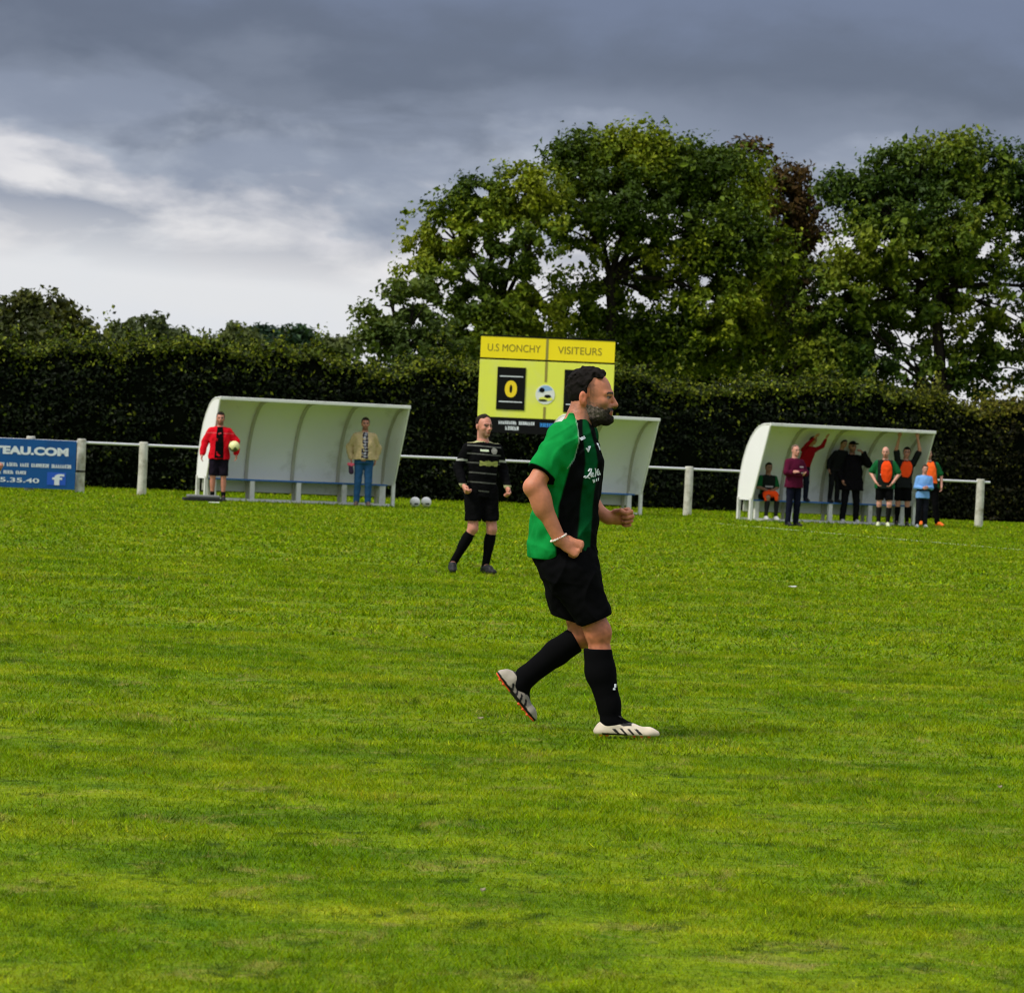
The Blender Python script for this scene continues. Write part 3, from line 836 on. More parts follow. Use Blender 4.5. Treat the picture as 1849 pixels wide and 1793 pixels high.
# ================================================================ scoreboard
def make_scoreboard():
    Y = 69.5
    p = at(862, 754, Y)
    q_ = at(1105, 765, Y)
    Wd = q_.x - p.x
    root = empty('scoreboard', (p.x, Y, 0.0), math.radians(-1.0))
    tag(root, 'yellow football scoreboard with a zero on a black square', 'scoreboard')
    zb = 2.04
    top = zb + 1.87
    strip = zb + 1.36
    MB().box((0, 0.0, zb), (Wd, 0.09, strip - 0.03)).build('main_panel', MATS['lemon_panel'], root, bevel=0.006)
    MB().box((0.005, 0.0, strip + 0.01), (Wd - 0.005, 0.09, top)).build('header_panel', MATS['yellow_strip'], root, bevel=0.006)
    MB().box((0.01, 0.015, strip - 0.03), (Wd - 0.01, 0.085, strip + 0.01)).build('gap_bar', MATS['black_paint'], root)
    fr = MB().box((-0.02, -0.01, top + 0.002), (Wd + 0.02, 0.10, top + 0.035))
    fr.build('top_edge', MATS['black_paint'], root)
    sp = MB().box((0, 0.004, zb - 0.36), (Wd, 0.08, zb - 0.004)).build('sponsor_panel', MATS['black_paint'], root, bevel=0.004)
    glyph_row('lettering', MATS['print_white'], sp, 0.50, 1.34, zb - 0.155, 0.075, 0.003, 11, (9,))
    glyph_row('lettering', MATS['print_white'], sp, 0.66, 1.02, zb - 0.285, 0.085, 0.003, 12)
    glyph_row('lettering', MATS['sky_print'], sp, 1.46, 2.05, zb - 0.18, 0.085, 0.003, 13)
    put_text('lettering', 'U.S MONCHY', MATS['print_olive'], root, 0.17, 1.40, strip + 0.17, 0.17, -0.0005, bold=0.0)
    put_text('lettering', 'VISITEURS', MATS['print_olive'], root, 1.80, 2.82, strip + 0.17, 0.17, -0.0005, bold=0.0)
    xm = Wd*0.495
    MB().box((xm - 0.03, -0.006, strip + 0.012), (xm + 0.03, 0.0, top - 0.003)).build('seam', MATS['seam_grey'], root)
    MB().box((xm - 0.03, -0.006, zb + 0.003), (xm + 0.03, 0.0, zb + 0.28)).build('seam', MATS['seam_grey'], root)
    MB().box((xm - 0.03, -0.006, zb + 0.86), (xm + 0.03, 0.0, strip - 0.033)).build('seam', MATS['seam_grey'], root)
    for x0 in (0.42, 1.98):
        w_ = 0.66
        sq = MB().box((x0, -0.020, zb + 0.18), (x0 + w_, -0.001, zb + 1.17)).build('number_square', MATS['black_paint'], root, bevel=0.003)
        for z in (zb + 0.355, zb + 0.945):
            MB().box((x0 + 0.06, -0.030, z), (x0 + w_ - 0.06, -0.0205, z + 0.022)).build('number_slot', MATS['print_white'], sq)
        if x0 < 1:
            put_text('digit', '0', MATS['digit_yellow'], sq, x0 + 0.19, x0 + 0.47, zb + 0.47, 0.39, -0.0205, bold=0.055)
    # round club crest
    cx, cz, R = xm, zb + 0.57, 0.225
    def disc(r, y0, y1, a0=0, a1=2*math.pi, n=36, dx=0, dz=0, sx=1, sz=1):
        pts = [(cx + dx + sx*r*math.cos(a0 + (a1-a0)*i/n), cz + dz + sz*r*math.sin(a0 + (a1-a0)*i/n)) for i in range(n)]
        vs = [(x, y0, z) for x, z in pts] + [(x, y1, z) for x, z in pts]
        fs = [tuple(range(n)), tuple(range(2*n-1, n-1, -1))] + [(i, n+i, n+(i+1) % n, (i+1) % n) for i in range(n)]
        return MB().add(vs, fs)
    cr = disc(R, -0.010, -0.0005).build('crest', MATS['crest_white'], root)
    disc(R*0.80, -0.013, -0.0102, 0.15*math.pi, 1.0*math.pi, 24, 0.01, 0.03).build('crest_patch', MATS['crest_blue'], cr)
    disc(R*0.5, -0.016, -0.0132, 0, 2*math.pi, 24, -0.08, 0.10, 0.55, 0.5).build('crest_patch', MATS['black_paint'], cr)
    disc(R*0.75, -0.0165, -0.0102, 0, 2*math.pi, 24, 0.02, -0.10, 0.95, 0.30).build('crest_patch', MATS['lemon_panel'], cr)
    disc(R*0.5, -0.019, -0.0167, 0, 2*math.pi, 24, 0.06, -0.04, 0.7, 0.35).build('crest_patch', MATS['black_paint'], cr)
    disc(R*0.42, -0.019, -0.0167, 0, 2*math.pi, 24, -0.05, -0.135, 1.1, 0.25).build('crest_patch', MATS['black_paint'], cr)
    for x in (0.30, Wd - 0.30):
        MB().box((x - 0.05, 0.095, 0.0), (x + 0.05, 0.195, top - 0.05)).build('post', MATS['black_paint'], root)
make_scoreboard()

# ================================================================ figures: implicit surfaces turned into meshes
A = lambda *v: np.array(v, float)
def unit(v):
    v = np.asarray(v, float)
    return v/np.linalg.norm(v)
class Prim:
    def __init__(s, lo, hi, fn):
        s.lo, s.hi, s.fn = np.asarray(lo, float), np.asarray(hi, float), fn
def cap(a, b, ra, rb, n=None, f=1.0):
    """tapered limb from a to b; flattened to f along axis n"""
    a, b = np.asarray(a, float), np.asarray(b, float)
    ba = b - a
    L2 = max(float(ba @ ba), 1e-12)
    def fn(x, y, z):
        px, py, pz = x - a[0], y - a[1], z - a[2]
        t = np.clip((px*ba[0] + py*ba[1] + pz*ba[2])/L2, 0, 1)
        qx, qy, qz = px - t*ba[0], py - t*ba[1], pz - t*ba[2]
        d2 = qx*qx + qy*qy + qz*qz
        if n is not None:
            dn = qx*n[0] + qy*n[1] + qz*n[2]
            d2 = d2 + (1/(f*f) - 1)*dn*dn
        return np.sqrt(d2) - (ra + (rb - ra)*t)
    R = max(ra, rb)*max(1.0, f)
    return Prim(np.minimum(a, b) - R, np.maximum(a, b) + R, fn)
def ell(c, r, M=None):
    c, r = np.asarray(c, float), np.asarray(r, float)
    M = np.eye(3) if M is None else np.asarray(M, float)      # columns: local axes
    def fn(x, y, z):
        px, py, pz = x - c[0], y - c[1], z - c[2]
        u = [(px*M[0, i] + py*M[1, i] + pz*M[2, i]) for i in range(3)]
        k0 = np.sqrt((u[0]/r[0])**2 + (u[1]/r[1])**2 + (u[2]/r[2])**2)
        k1 = np.sqrt((u[0]/r[0]**2)**2 + (u[1]/r[1]**2)**2 + (u[2]/r[2]**2)**2) + 1e-9
        return k0*(k0 - 1)/k1
    e = np.sqrt((M**2) @ (r**2))
    return Prim(c - e, c + e, fn)
def loft(rows, ex=2.3, axis='z'):
    """rows: (z, xc, yc, half x, half y), z ascending"""
    R = np.array(sorted(rows), float)
    def fn(x, y, z):
        zz = np.clip(z, R[0, 0], R[-1, 0])
        xc, yc, a, b = (np.interp(zz, R[:, 0], R[:, i]) for i in (1, 2, 3, 4))
        k = (np.abs((x - xc)/a)**ex + np.abs((y - yc)/b)**ex)**(1/ex)
        d = (k - 1)*np.minimum(a, b)
        return np.maximum(d, np.maximum(R[0, 0] - z, z - R[-1, 0]))
    lo = A((R[:, 1] - R[:, 3]).min(), (R[:, 2] - R[:, 4]).min(), R[0, 0])
    hi = A((R[:, 1] + R[:, 3]).max(), (R[:, 2] + R[:, 4]).max(), R[-1, 0])
    return Prim(lo, hi, fn)

EDGES = [((0,0,0),(1,0,0)),((0,1,0),(1,1,0)),((0,0,1),(1,0,1)),((0,1,1),(1,1,1)),((0,0,0),(0,1,0)),((1,0,0),(1,1,0)),((0,0,1),(0,1,1)),((1,0,1),(1,1,1)),
         ((0,0,0),(0,0,1)),((1,0,0),(1,0,1)),((0,1,0),(0,1,1)),((1,1,0),(1,1,1))]
def surface(ops, h, post=None):
    """ops: ('u'|'s'|'i', prim, k) joins / carves / intersects; ('c', point, normal) cuts away the normal side; ('f', fn) free field edit"""
    us = [o for o in ops if o[0] == 'u']
    lo = np.min([o[1].lo for o in us], 0) - 4*h
    hi = np.max([o[1].hi for o in us], 0) + 4*h
    ax = [np.arange(lo[i], hi[i] + h, h, dtype=np.float32) for i in range(3)]
    F = np.full([len(a) for a in ax], 0.5, np.float32)
    def sub(pr, m):
        sl = []
        for i in range(3):
            i0 = max(0, int((pr.lo[i] - m - lo[i])/h))
            i1 = min(len(ax[i]), int((pr.hi[i] + m - lo[i])/h) + 2)
            sl.append(slice(i0, max(i0 + 1, i1)))
        return tuple(sl), ax[0][sl[0]][:, None, None], ax[1][sl[1]][None, :, None], ax[2][sl[2]][None, None, :]
    for o in ops:
        if o[0] in 'us':
            k = o[2] if len(o) > 2 else 0.02
            sl, x, y, z = sub(o[1], k + 3*h)
            d = o[1].fn(x, y, z).astype(np.float32)
            f = F[sl]
            if o[0] == 'u':
                t = np.clip(0.5 + 0.5*(f - d)/k, 0, 1)
                F[sl] = f*(1 - t) + d*t - k*t*(1 - t)
            else:
                t = np.clip(0.5 - 0.5*(f + d)/k, 0, 1)
                F[sl] = f*(1 - t) - d*t + k*t*(1 - t)
        elif o[0] == 'i':
            d = o[1].fn(ax[0][:, None, None], ax[1][None, :, None], ax[2][None, None, :])
            F = np.maximum(F, d.astype(np.float32))
        elif o[0] == 'c':
            p, n = np.asarray(o[1], float), unit(o[2])
            d = (ax[0][:, None, None] - p[0])*n[0] + (ax[1][None, :, None] - p[1])*n[1] + (ax[2][None, None, :] - p[2])*n[2]
            F = np.maximum(F, d.astype(np.float32))
        elif o[0] == 'f':
            F = o[1](ax[0][:, None, None], ax[1][None, :, None], ax[2][None, None, :], F).astype(np.float32)
    ins = F < 0
    c = np.zeros([s-1 for s in F.shape], np.int8)
    for i in (0, 1):
        for j in (0, 1):
            for k in (0, 1):
                c += ins[i:i+c.shape[0], j:j+c.shape[1], k:k+c.shape[2]]
    cells = np.argwhere((c > 0) & (c < 8))
    ids = np.full(c.shape, -1, np.int32)
    ids[tuple(cells.T)] = np.arange(len(cells))
    acc = np.zeros((len(cells), 3))
    cnt = np.zeros(len(cells))
    for a, b in EDGES:
        fa = F[cells[:, 0]+a[0], cells[:, 1]+a[1], cells[:, 2]+a[2]]
        fb = F[cells[:, 0]+b[0], cells[:, 1]+b[1], cells[:, 2]+b[2]]
        x = (fa < 0) != (fb < 0)
        t = np.where(x, fa/np.where(fa == fb, 1, fa - fb), 0)
        acc += np.where(x[:, None], np.array(a) + t[:, None]*(np.array(b) - np.array(a)), 0)
        cnt += x
    V = (cells + acc/cnt[:, None])*h + lo
    quads = []
    for axis in range(3):
        n = [slice(None)]*3
        n[axis] = slice(0, -1)
        m_ = [slice(None)]*3
        m_[axis] = slice(1, None)
        s0, s1 = ins[tuple(n)], ins[tuple(m_)]
        e = np.argwhere(s0 != s1)
        o1, o2 = [(1, 2), (2, 0), (0, 1)][axis]
        ok = (e[:, o1] > 0) & (e[:, o2] > 0) & (e[:, o1] < F.shape[o1]-1) & (e[:, o2] < F.shape[o2]-1)
        e = e[ok]
        def cid(d1, d2):
            q = e.copy()
            q[:, o1] -= d1
            q[:, o2] -= d2
            return ids[q[:, 0], q[:, 1], q[:, 2]]
        Q = np.stack([cid(1, 1), cid(0, 1), cid(0, 0), cid(1, 0)], 1)
        flip = ~s0[tuple(e.T)]
        Q[flip] = Q[flip][:, ::-1]
        quads.append(Q)
    Q = np.concatenate(quads)
    Q = Q[(Q >= 0).all(1)]
    # one light smoothing pass evens out the sampling steps
    sm = np.zeros_like(V)
    cn = np.zeros(len(V))
    for i in range(4):
        np.add.at(sm, Q[:, i], V[Q[:, (i+1) % 4]] + V[Q[:, (i+3) % 4]])
        np.add.at(cn, Q[:, i], 2)
    V = V*0.5 + 0.5*sm/np.maximum(cn, 1)[:, None]
    return V, Q

def lumps(P, f, ph=0.0):
    return wob(np.asarray(P, float), f, ph)
def nz(x, y, z, f, ph):
    return (np.sin(x*f*1.7 + 2.3*np.sin(y*f*0.9 + ph) + ph) + np.sin(y*f*1.9 + 1.7*np.sin(z*f*1.3 - ph)) + np.sin(z*f*2.1 + 2.1*np.sin(x*f*1.1 + 2*ph)))/3.0

def piece(name, ops, h, mat, parent, colf, scale=1.0, warp=None):
    V, Q = surface(ops, h)
    c = colf(V) if callable(colf) else np.tile(np.asarray(colf, float), (len(V), 1))
    if warp is not None:
        V = warp(V)
    return np_mesh(name, V*scale, Q, MATS[mat], parent, c)

# ---------------------------------------------------------------- head
class Head:
    """o: point between the temples; f forward, l left, u up"""
    def __init__(s, o, f, u=(0, 0, 1), k=1.0):
        s.o, s.k = np.asarray(o, float), k
        s.f = unit(f)
        s.l = unit(np.cross(u, s.f))
        s.u = np.cross(s.f, s.l)
        s.M = np.stack([s.f, s.l, s.u], 1)
    def p(s, a, b, c):
        return s.o + s.k*(a*s.f + b*s.l + c*s.u)
    def loc(s, V):
        return ((V - s.o) @ s.M)/s.k
    def loc3(s, x, y, z):
        px, py, pz = x - s.o[0], y - s.o[1], z - s.o[2]
        return [(px*s.M[0, i] + py*s.M[1, i] + pz*s.M[2, i])/s.k for i in range(3)]
    def e(s, c, r, op='u', k=0.012):
        return (op, ell(s.p(*c), A(*r)*s.k, s.M), k*s.k)
    def c(s, a, b, ra, rb, op='u', k=0.012):
        return (op, cap(s.p(*a), s.p(*b), ra*s.k, rb*s.k), k*s.k)
    def skull(s):
        o = [s.e((-0.014, 0, 0.036), (0.097, 0.074, 0.088)), s.e((0.030, 0, 0.0), (0.064, 0.063, 0.090), k=0.02), s.e((0.034, 0, -0.064), (0.056, 0.050, 0.046), k=0.025),
             s.e((0.078, 0, -0.096), (0.022, 0.024, 0.021), k=0.02), s.e((0.082, 0, -0.050), (0.019, 0.024, 0.024), k=0.015)]
        for q in (-1, 1):
            o += [s.e((0.055, q*0.043, -0.022), (0.027, 0.020, 0.022), k=0.015), s.c((0.089, q*0.010, 0.024), (0.069, q*0.048, 0.020), 0.011, 0.009, k=0.012)]
        return o
    def face(s, fine=True):
        o = s.skull()
        for q in (-1, 1):
            o += [s.e((0.094, q*0.030, 0.002), (0.014, 0.016, 0.011), 's', 0.010)]
            o += [s.e((0.074, q*0.030, 0.002), (0.014, 0.015, 0.0125), 'u', 0.004)]
        o += [s.c((0.088, 0, 0.018), (0.116, 0, -0.028), 0.008, 0.0115, k=0.010), s.e((0.112, 0, -0.031), (0.013, 0.012, 0.011), k=0.006)]
        for q in (-1, 1):
            o += [s.e((0.098, q*0.013, -0.034), (0.011, 0.008, 0.009), k=0.006)]
        o += [s.c((0.098, -0.016, -0.060), (0.098, 0.016, -0.060), 0.0065, 0.0065, k=0.010), s.c((0.095, -0.013, -0.073), (0.095, 0.013, -0.073), 0.0075, 0.0075, k=0.010)]
        if fine:
            o += [s.c((0.105, -0.018, -0.0665), (0.105, 0.018, -0.0665), 0.003, 0.003, 's', 0.004)]
        for q in (-1, 1):
            o += [s.e((-0.030, q*0.076, -0.006), (0.019, 0.010, 0.031), k=0.008), s.e((-0.026, q*0.072, -0.030), (0.010, 0.008, 0.012), k=0.008)]
            if fine:
                o += [s.e((-0.024, q*0.087, -0.004), (0.009, 0.007, 0.016), 's', 0.005)]
        return o
    def neck(s, base, r=0.058):
        return [('u', cap(s.p(-0.026, 0, -0.055), base, r*s.k, r*1.12*s.k), 0.03)]
    def paint(s, V, C, skin, eye=(0.02, 0.012, 0.008), brow=(0.03, 0.018, 0.012), lip=(0.36, 0.10, 0.07), big=1.0):
        """eyes, brows and lips in their own colours"""
        L = s.loc(V)
        f, l, u = L.T
        front = f > 0.055
        for q in (-1, 1):
            e = front & (((l - q*0.030)/(0.015*big))**2 + ((u - 0.001)/(0.006*big))**2 < 1)
            C[e] = (0.30, 0.22, 0.18)
            e = front & (((l - q*0.030)/(0.0075*big))**2 + ((u - 0.001)/(0.0065*big))**2 < 1)
            C[e] = eye
            lash = front & (np.abs(l - q*0.030) < 0.017*big) & (np.abs(u - 0.0075 + 6*(l - q*0.030)**2) < 0.0028*big)
            C[lash] = brow
            b = (f > 0.05) & (np.abs(l - q*0.030) < 0.022) & (np.abs(u - 0.0245 + 8*(l - q*0.026)**2) < 0.0048*big)
            C[b] = brow
        m = (f > 0.078) & (np.abs(l) < 0.022) & (u < -0.056) & (u > -0.080)
        C[m] = lip
        n = (f > 0.09) & (np.abs(np.abs(l) - 0.009) < 0.005) & (u < -0.036) & (u > -0.046)
        C[n] = np.array(skin)*0.35
        return C

def hand_ops(w, d, n, curl=(0.25, 0.35), side=1, k=1.0, spread=0.0, thumb=0.5):
    """w wrist, d pointing along the hand, n out of the palm; side=+1 puts the thumb along d x n"""
    w, d = np.asarray(w, float), unit(d)
    n = unit(np.asarray(n, float) - d*(np.asarray(n, float) @ d))
    s = np.cross(d, n)*side
    o = [('u', cap(w, w + d*0.03*k, 0.024*k, 0.028*k, n, 0.75), 0.02)]
    o += [('u', cap(w + d*0.035*k + s*0.012*k, w + d*0.082*k + s*0.020*k, 0.024*k, 0.020*k, n, 0.62), 0.012),
          ('u', cap(w + d*0.035*k - s*0.012*k, w + d*0.078*k - s*0.024*k, 0.024*k, 0.018*k, n, 0.62), 0.012)]
    for i, (off, L) in enumerate(((0.031, 0.068), (0.0105, 0.076), (-0.0105, 0.070), (-0.031, 0.055))):
        b = w + (d*(0.090 - 0.004*abs(i - 1)) + s*off)*k
        c1 = curl[0]*(1 + 0.06*i)
        c2 = c1 + curl[1]*(1 + 0.06*i)
        c3 = c2 + curl[1]*0.7
        sp = s*spread*off*8
        d1 = unit(d*math.cos(c1) + n*math.sin(c1) + sp)
        d2 = unit(d*math.cos(c2) + n*math.sin(c2) + sp)
        d3 = unit(d*math.cos(c3) + n*math.sin(c3) + sp)
        p1 = b + d1*L*0.48*k
        p2 = p1 + d2*L*0.34*k
        p3 = p2 + d3*L*0.26*k
        r = (0.0098 if i < 3 else 0.0086)*k
        o += [('u', cap(b - d*0.012*k, p1, r*1.06, r), 0.0025), ('u', ell(b, (r*1.18,)*3), 0.004), ('u', cap(p1, p2, r, r*0.92), 0.002), ('u', cap(p2, p3, r*0.92, r*0.80), 0.003)]
    tb = w + (d*0.030 + s*0.026 + n*0.006)*k
    t1 = tb + unit(d*0.65 + s*0.75*(1 - thumb*0.6) + n*0.45*thumb*1.6)*0.038*k
    t2 = t1 + unit(d*0.9 - s*0.35*thumb*1.6 + n*0.5*thumb)*0.030*k
    o += [('u', cap(tb, t1, 0.0145*k, 0.0115*k), 0.010), ('u', cap(t1, t2, 0.0112*k, 0.009*k), 0.004)]
    return o

def fold(x, y, z, f, ph, stretch=(1, 1, 1)):
    return nz(x*stretch[0], y*stretch[1], z*stretch[2], f, ph)

def soft(v, e):
    return np.clip(.5 + v/(2*e), 0, 1)
def lay(C, wgt, col):
    wgt = np.asarray(wgt, float)[:, None]
    return C*(1 - wgt) + wgt*np.asarray(col, float)

# ---------------------------------------------------------------- standing, sitting and reaching people
SKIN = (0.46, 0.20, 0.125)
BLACK = (0.004, 0.004, 0.0045)
def make_person(label, loc, H, face=0.0, J=None, lean=(0, 0), dz=0.0, skin=SKIN, top=None, bottom=None, socks=None, shoes=(0.02, 0.02, 0.02), hair=None,
                beard=None, bib=None, head_yaw=0.0, head_pitch=0.0, hands=None, h=0.011, group=None, girth=1.0, extra=None, sole=None, inner=None):
    """loc: where the feet stand; face: turn about z, 0 = towards the camera; J: joints in metres of a 1.78 m figure"""
    k = H/1.78
    root = empty('person', loc, face)
    tag(root, label, 'person', group)
    hh = h/k
    j = dict(hipL=(.09, 0, .93), hipR=(-.09, 0, .93), kneeL=(.105, -.01, .50), kneeR=(-.105, -.01, .50), ankL=(.115, .03, .085), ankR=(-.115, .03, .085),
             shL=(.172, .01, 1.405), shR=(-.172, .01, 1.405), elL=(.245, .05, 1.165), elR=(-.245, .05, 1.165), wrL=(.255, -.05, .92), wrR=(-.255, -.05, .92))
    for kk in list(j):
        if dz and (kk[:2] in ('sh', 'el', 'wr', 'hi')):
            q = j[kk]
            j[kk] = (q[0], q[1], q[2] + dz)
    toe = {}
    if J:
        for kk, v in J.items():
            if kk.startswith('toe'):
                toe[kk] = v
            else:
                j[kk] = v
    j = {a: np.array(b, float) for a, b in j.items()}
    zb = 0.93 + dz
    wx, wy = lean
    def warp(V):
        V = V.copy()
        t = np.clip(V[:, 2] - zb, 0, None)
        V[:, 0] += wx*t
        V[:, 1] += wy*t
        V[:, 2] -= 0.35*(wx*wx + wy*wy)*t
        return V
    gi = girth
    tors = [(.90+dz, 0, .0, .180*gi, .120*gi), (1.02+dz, 0, -.005, .160*gi, .117*gi), (1.15+dz, 0, -.008, .160*gi, .120*gi), (1.28+dz, 0, -.005, .168, .118*gi), (1.37+dz, 0, 0, .165, .108),
            (1.42+dz, 0, .005, .140, .092), (1.455+dz, 0, .008, .095, .072), (1.485+dz, 0, .008, .060, .056)]
    def infl(t, z0=None, add=0.015):
        rows = [(z, x, y, a + add, b + add) for (z, x, y, a, b) in t]
        if z0 is not None:
            r0 = rows[0]
            rows = [(z0 + dz, 0, 0.0, r0[3] + 0.004, r0[4] + 0.006)] + [r for r in rows if r[0] > z0 + dz + 0.02]
        return rows
    nb = A(0, .012, 1.475 + dz)
    fw = A(math.sin(head_yaw)*math.cos(head_pitch), -math.cos(head_yaw)*math.cos(head_pitch), math.sin(head_pitch))
    hd = Head((0, -.012, 1.652 + dz), fw)
    # ---- body: one continuous skin
    ops = [('u', loft([(z, x, y, a*.94, b*.94) for (z, x, y, a, b) in tors]), 0.03), ('u', cap(j['hipL']*.85 + j['hipR']*.15, j['hipR']*.85 + j['hipL']*.15, .088, .088), .04)]
    for s in 'LR':
        ops += [('u', cap(j['hip'+s], j['knee'+s], .080, .058), .04), ('u', cap(j['knee'+s], j['ank'+s], .055, .036), .02),
                ('u', cap(j['knee'+s]*.72 + j['ank'+s]*.28 + A(0, .018, 0), j['knee'+s]*.55 + j['ank'+s]*.45 + A(0, .012, 0), .052, .046), .03)]
        ops += [('u', cap(j['sh'+s], j['el'+s], .050, .042), .03), ('u', cap(j['el'+s], j['wr'+s], .042, .027), .015)]
        t_ = A(*toe.get('toe'+s, tuple(j['ank'+s] + A(.02 if s == 'L' else -.02, -.17, -.062))))
        ops += [('u', cap(j['ank'+s], t_, .036, .022), .02), ('u', cap(j['ank'+s] + A(0, .035, -.045), t_, .030, .024), .02)]
        d = unit(j['wr'+s] - j['el'+s])
        hs = (hands or {}).get(s, {})
        nn = hs.get('n', (1 if s == 'R' else -1, -.3, 0))
        ops += hand_ops(j['wr'+s] + d*.01, hs.get('d', d), nn, hs.get('curl', (.35, .45)), -1 if s == 'L' else 1, 1.0, 0.0, hs.get('thumb', .5))
    ops += hd.face(False) + hd.neck(nb)
    def bodycol(V):
        C = np.tile(np.array(skin), (len(V), 1))
        C *= (1 + 0.10*lumps(V, 30, .5))[:, None]
        L = hd.loc(V)
        if beard is not None:
            m_ = (L[:, 0] > -.01) & (L[:, 2] < -.035 - .15*L[:, 0]) & (L[:, 2] > -.14)
            C[m_] = C[m_]*.45 + np.array(beard)*.55
        return hd.paint(V, C, skin, big=1.25)
    piece('body', ops, hh, 'skin', root, bodycol, k, warp)
    # ---- hair
    if hair:
        hc, style = hair
        def region(x, y, z, F):
            f, l, u = hd.loc3(x, y, z)
            if style == 'bald':
                g = np.maximum(np.maximum(f + .035, u - .035), -u - .05)
            elif style == 'receding':
                g = np.minimum(np.maximum(.088 - u + 0*f, f - .048), f + .02 - .25*u)
                g = np.maximum(g, -u - .055)
            else:
                g = np.minimum(np.maximum(.072 - u, f - .085), f + .012 - .55*np.clip(u - .0, -.1, .09))
                g = np.maximum(g, -u - .055)
            return np.maximum(F - .011 - .005*nz(x, y, z, 55, .3), g)
        sk = hd.skull()
        if style == 'cap':
            sk = sk + [hd.e((.115, 0, .068), (.055, .062, .008), 'u', .006)]
            def region(x, y, z, F):
                f, l, u = hd.loc3(x, y, z)
                return np.maximum(F - .012, .052 - u)
        piece('hair' if style != 'cap' else 'cap', sk + [('f', region)], hh, 'fibre' if style != 'cap' else 'cloth', root, hc, k, warp)
    # ---- top
    if top:
        hem = top.get('hem', .86)
        pf = top.get('puff', .016)
        ops = [('u', loft(infl(tors, hem, pf)), .03)]
        for s in 'LR':
            e = j['el'+s]
            wv = j['wr'+s]
            ops += [('u', cap(j['sh'+s] + A(0, 0, -.006), e, .053 + pf*.8, .048 + pf*.8), .05), ('u', cap(nb + A(0, .0, -.045), j['sh'+s], .040 + pf*.3, .035 + pf*.3), .05)]
            if top.get('sleeve', 'long') == 'long':
                ops += [('u', cap(e, e + (wv - e)*top.get('to', .96), .048 + pf, .036 + pf*.6), .015)]
            else:
                cutp = j['sh'+s] + (e - j['sh'+s])*.80
                dd = unit(e - j['sh'+s])
                ops[-2] = ('u', cap(j['sh'+s], cutp, .055 + pf, .054 + pf), .05)
        ops += [('s', cap(nb + A(0, -.01, -.005), nb + A(0, -.03, .12), .060, .085), .008)]
        am = top.get('amp', .006)
        ops += [('f', lambda x, y, z, F: F + am*nz(x, y, z*.6, 24, .7) + am*.6*nz(x*.7, y, z*1.2, 55, 1.7))]
        ops += [('c', (0, 0, hem + dz), (0, .0, -1))]
        piece(top.get('name', 'shirt'), ops, hh, 'cloth', root, top['col'], k, warp)
    if inner:
        hem = top.get('hem', .86)
        ops = [('u', loft(infl(tors, hem + .02, top.get('puff', .016) + .007)), .03), ('f', lambda x, y, z, F: F + .004*nz(x, y, z, 30, .3)),
               ('i', loft([(.7 + dz, 0, -.2, inner.get('w', .075)*1.15, .2), (1.1 + dz, 0, -.2, inner.get('w', .075), .2), (1.36 + dz, 0, -.2, inner.get('w', .075)*.8, .2), (1.6 + dz, 0, -.2, .05, .2)], 8.0), .01), ('s', cap(nb + A(0, -.01, 0), nb + A(0, -.03, .12), .056, .085), .008)]
        piece('undershirt', ops, hh, 'cloth', root, inner['col'], k, warp)
    # ---- bib
    if bib:
        hem = bib.get('hem', 1.05)
        ops = [('u', loft([(z, x, y, a, b) for (z, x, y, a, b) in infl(tors, hem, bib.get('puff', .034))]), .03)]
        if bib.get('oval'):
            cx_, cz_, rx, rz = bib['oval']
            ops += [('i', ell((cx_, -.15, cz_ + dz), (rx, .17, rz)), .01)]
        else:
            ops += [('i', loft([(hem + dz, 0, 0, .165, .3), (1.30 + dz, 0, 0, .16, .3), (1.43 + dz, 0, 0, .125, .3), (1.6 + dz, 0, 0, .09, .3)]), .01)]
        ops += [('s', cap(nb + A(0, -.03, -.02), nb + A(0, -.05, .12), .072, .095), .008)]
        ops += [('f', lambda x, y, z, F: F + .006*nz(x, y, z*.6, 30, .2))]
        piece('bib', ops, hh, 'cloth', root, bib['col'], k, warp)
    # ---- bottom
    if bottom:
        ops = [('u', cap(j['hipL']*.9 + j['hipR']*.1, j['hipR']*.9 + j['hipL']*.1, .104, .104), .04), ('u', loft([(.86 + dz, 0, 0, .165*gi, .112*gi), (1.0 + dz, 0, 0, .150*gi, .108*gi)]), .03)]
        for s in 'LR':
            a, b, c_ = j['hip'+s], j['knee'+s], j['ank'+s]
            if bottom.get('length') == 'long':
                ops += [('u', cap(a, b, .102, .074), .035), ('u', cap(b, c_ + (b - c_)*.04, .074, .062), .02)]
            else:
                e = a + (b - a)*bottom.get('to', .84)
                ops += [('u', cap(a, e, .108, .092), .035)]
        for s in 'LR':
            a, b, c_ = j['hip'+s], j['knee'+s], j['ank'+s]
            if bottom.get('length') != 'long':
                e = a + (b - a)*bottom.get('to', .84)
                if abs((b - a)[2]) > .2:
                    ops += [('s', Prim(e - .3, e + .3, (lambda e, dd: (lambda x, y, z: np.maximum(-((x - e[0])*dd[0] + (y - e[1])*dd[1] + (z - e[2])*dd[2]),
                             np.sqrt((x - e[0])**2 + (y - e[1])**2 + (z - e[2])**2) - .17)))(e, unit(b - a))), .005)]
        ops += [('f', lambda x, y, z, F: F + .006*nz(x, y, z*.7, 26, 2.7) + .003*nz(x, y, z*1.4, 60, .7))]
        ops += [('c', (0, 0, 1.02 + dz), (0, 0, 1))]
        piece(bottom.get('name', 'trousers' if bottom.get('length') == 'long' else 'shorts'), ops, hh, 'cloth', root, bottom['col'], k, warp)
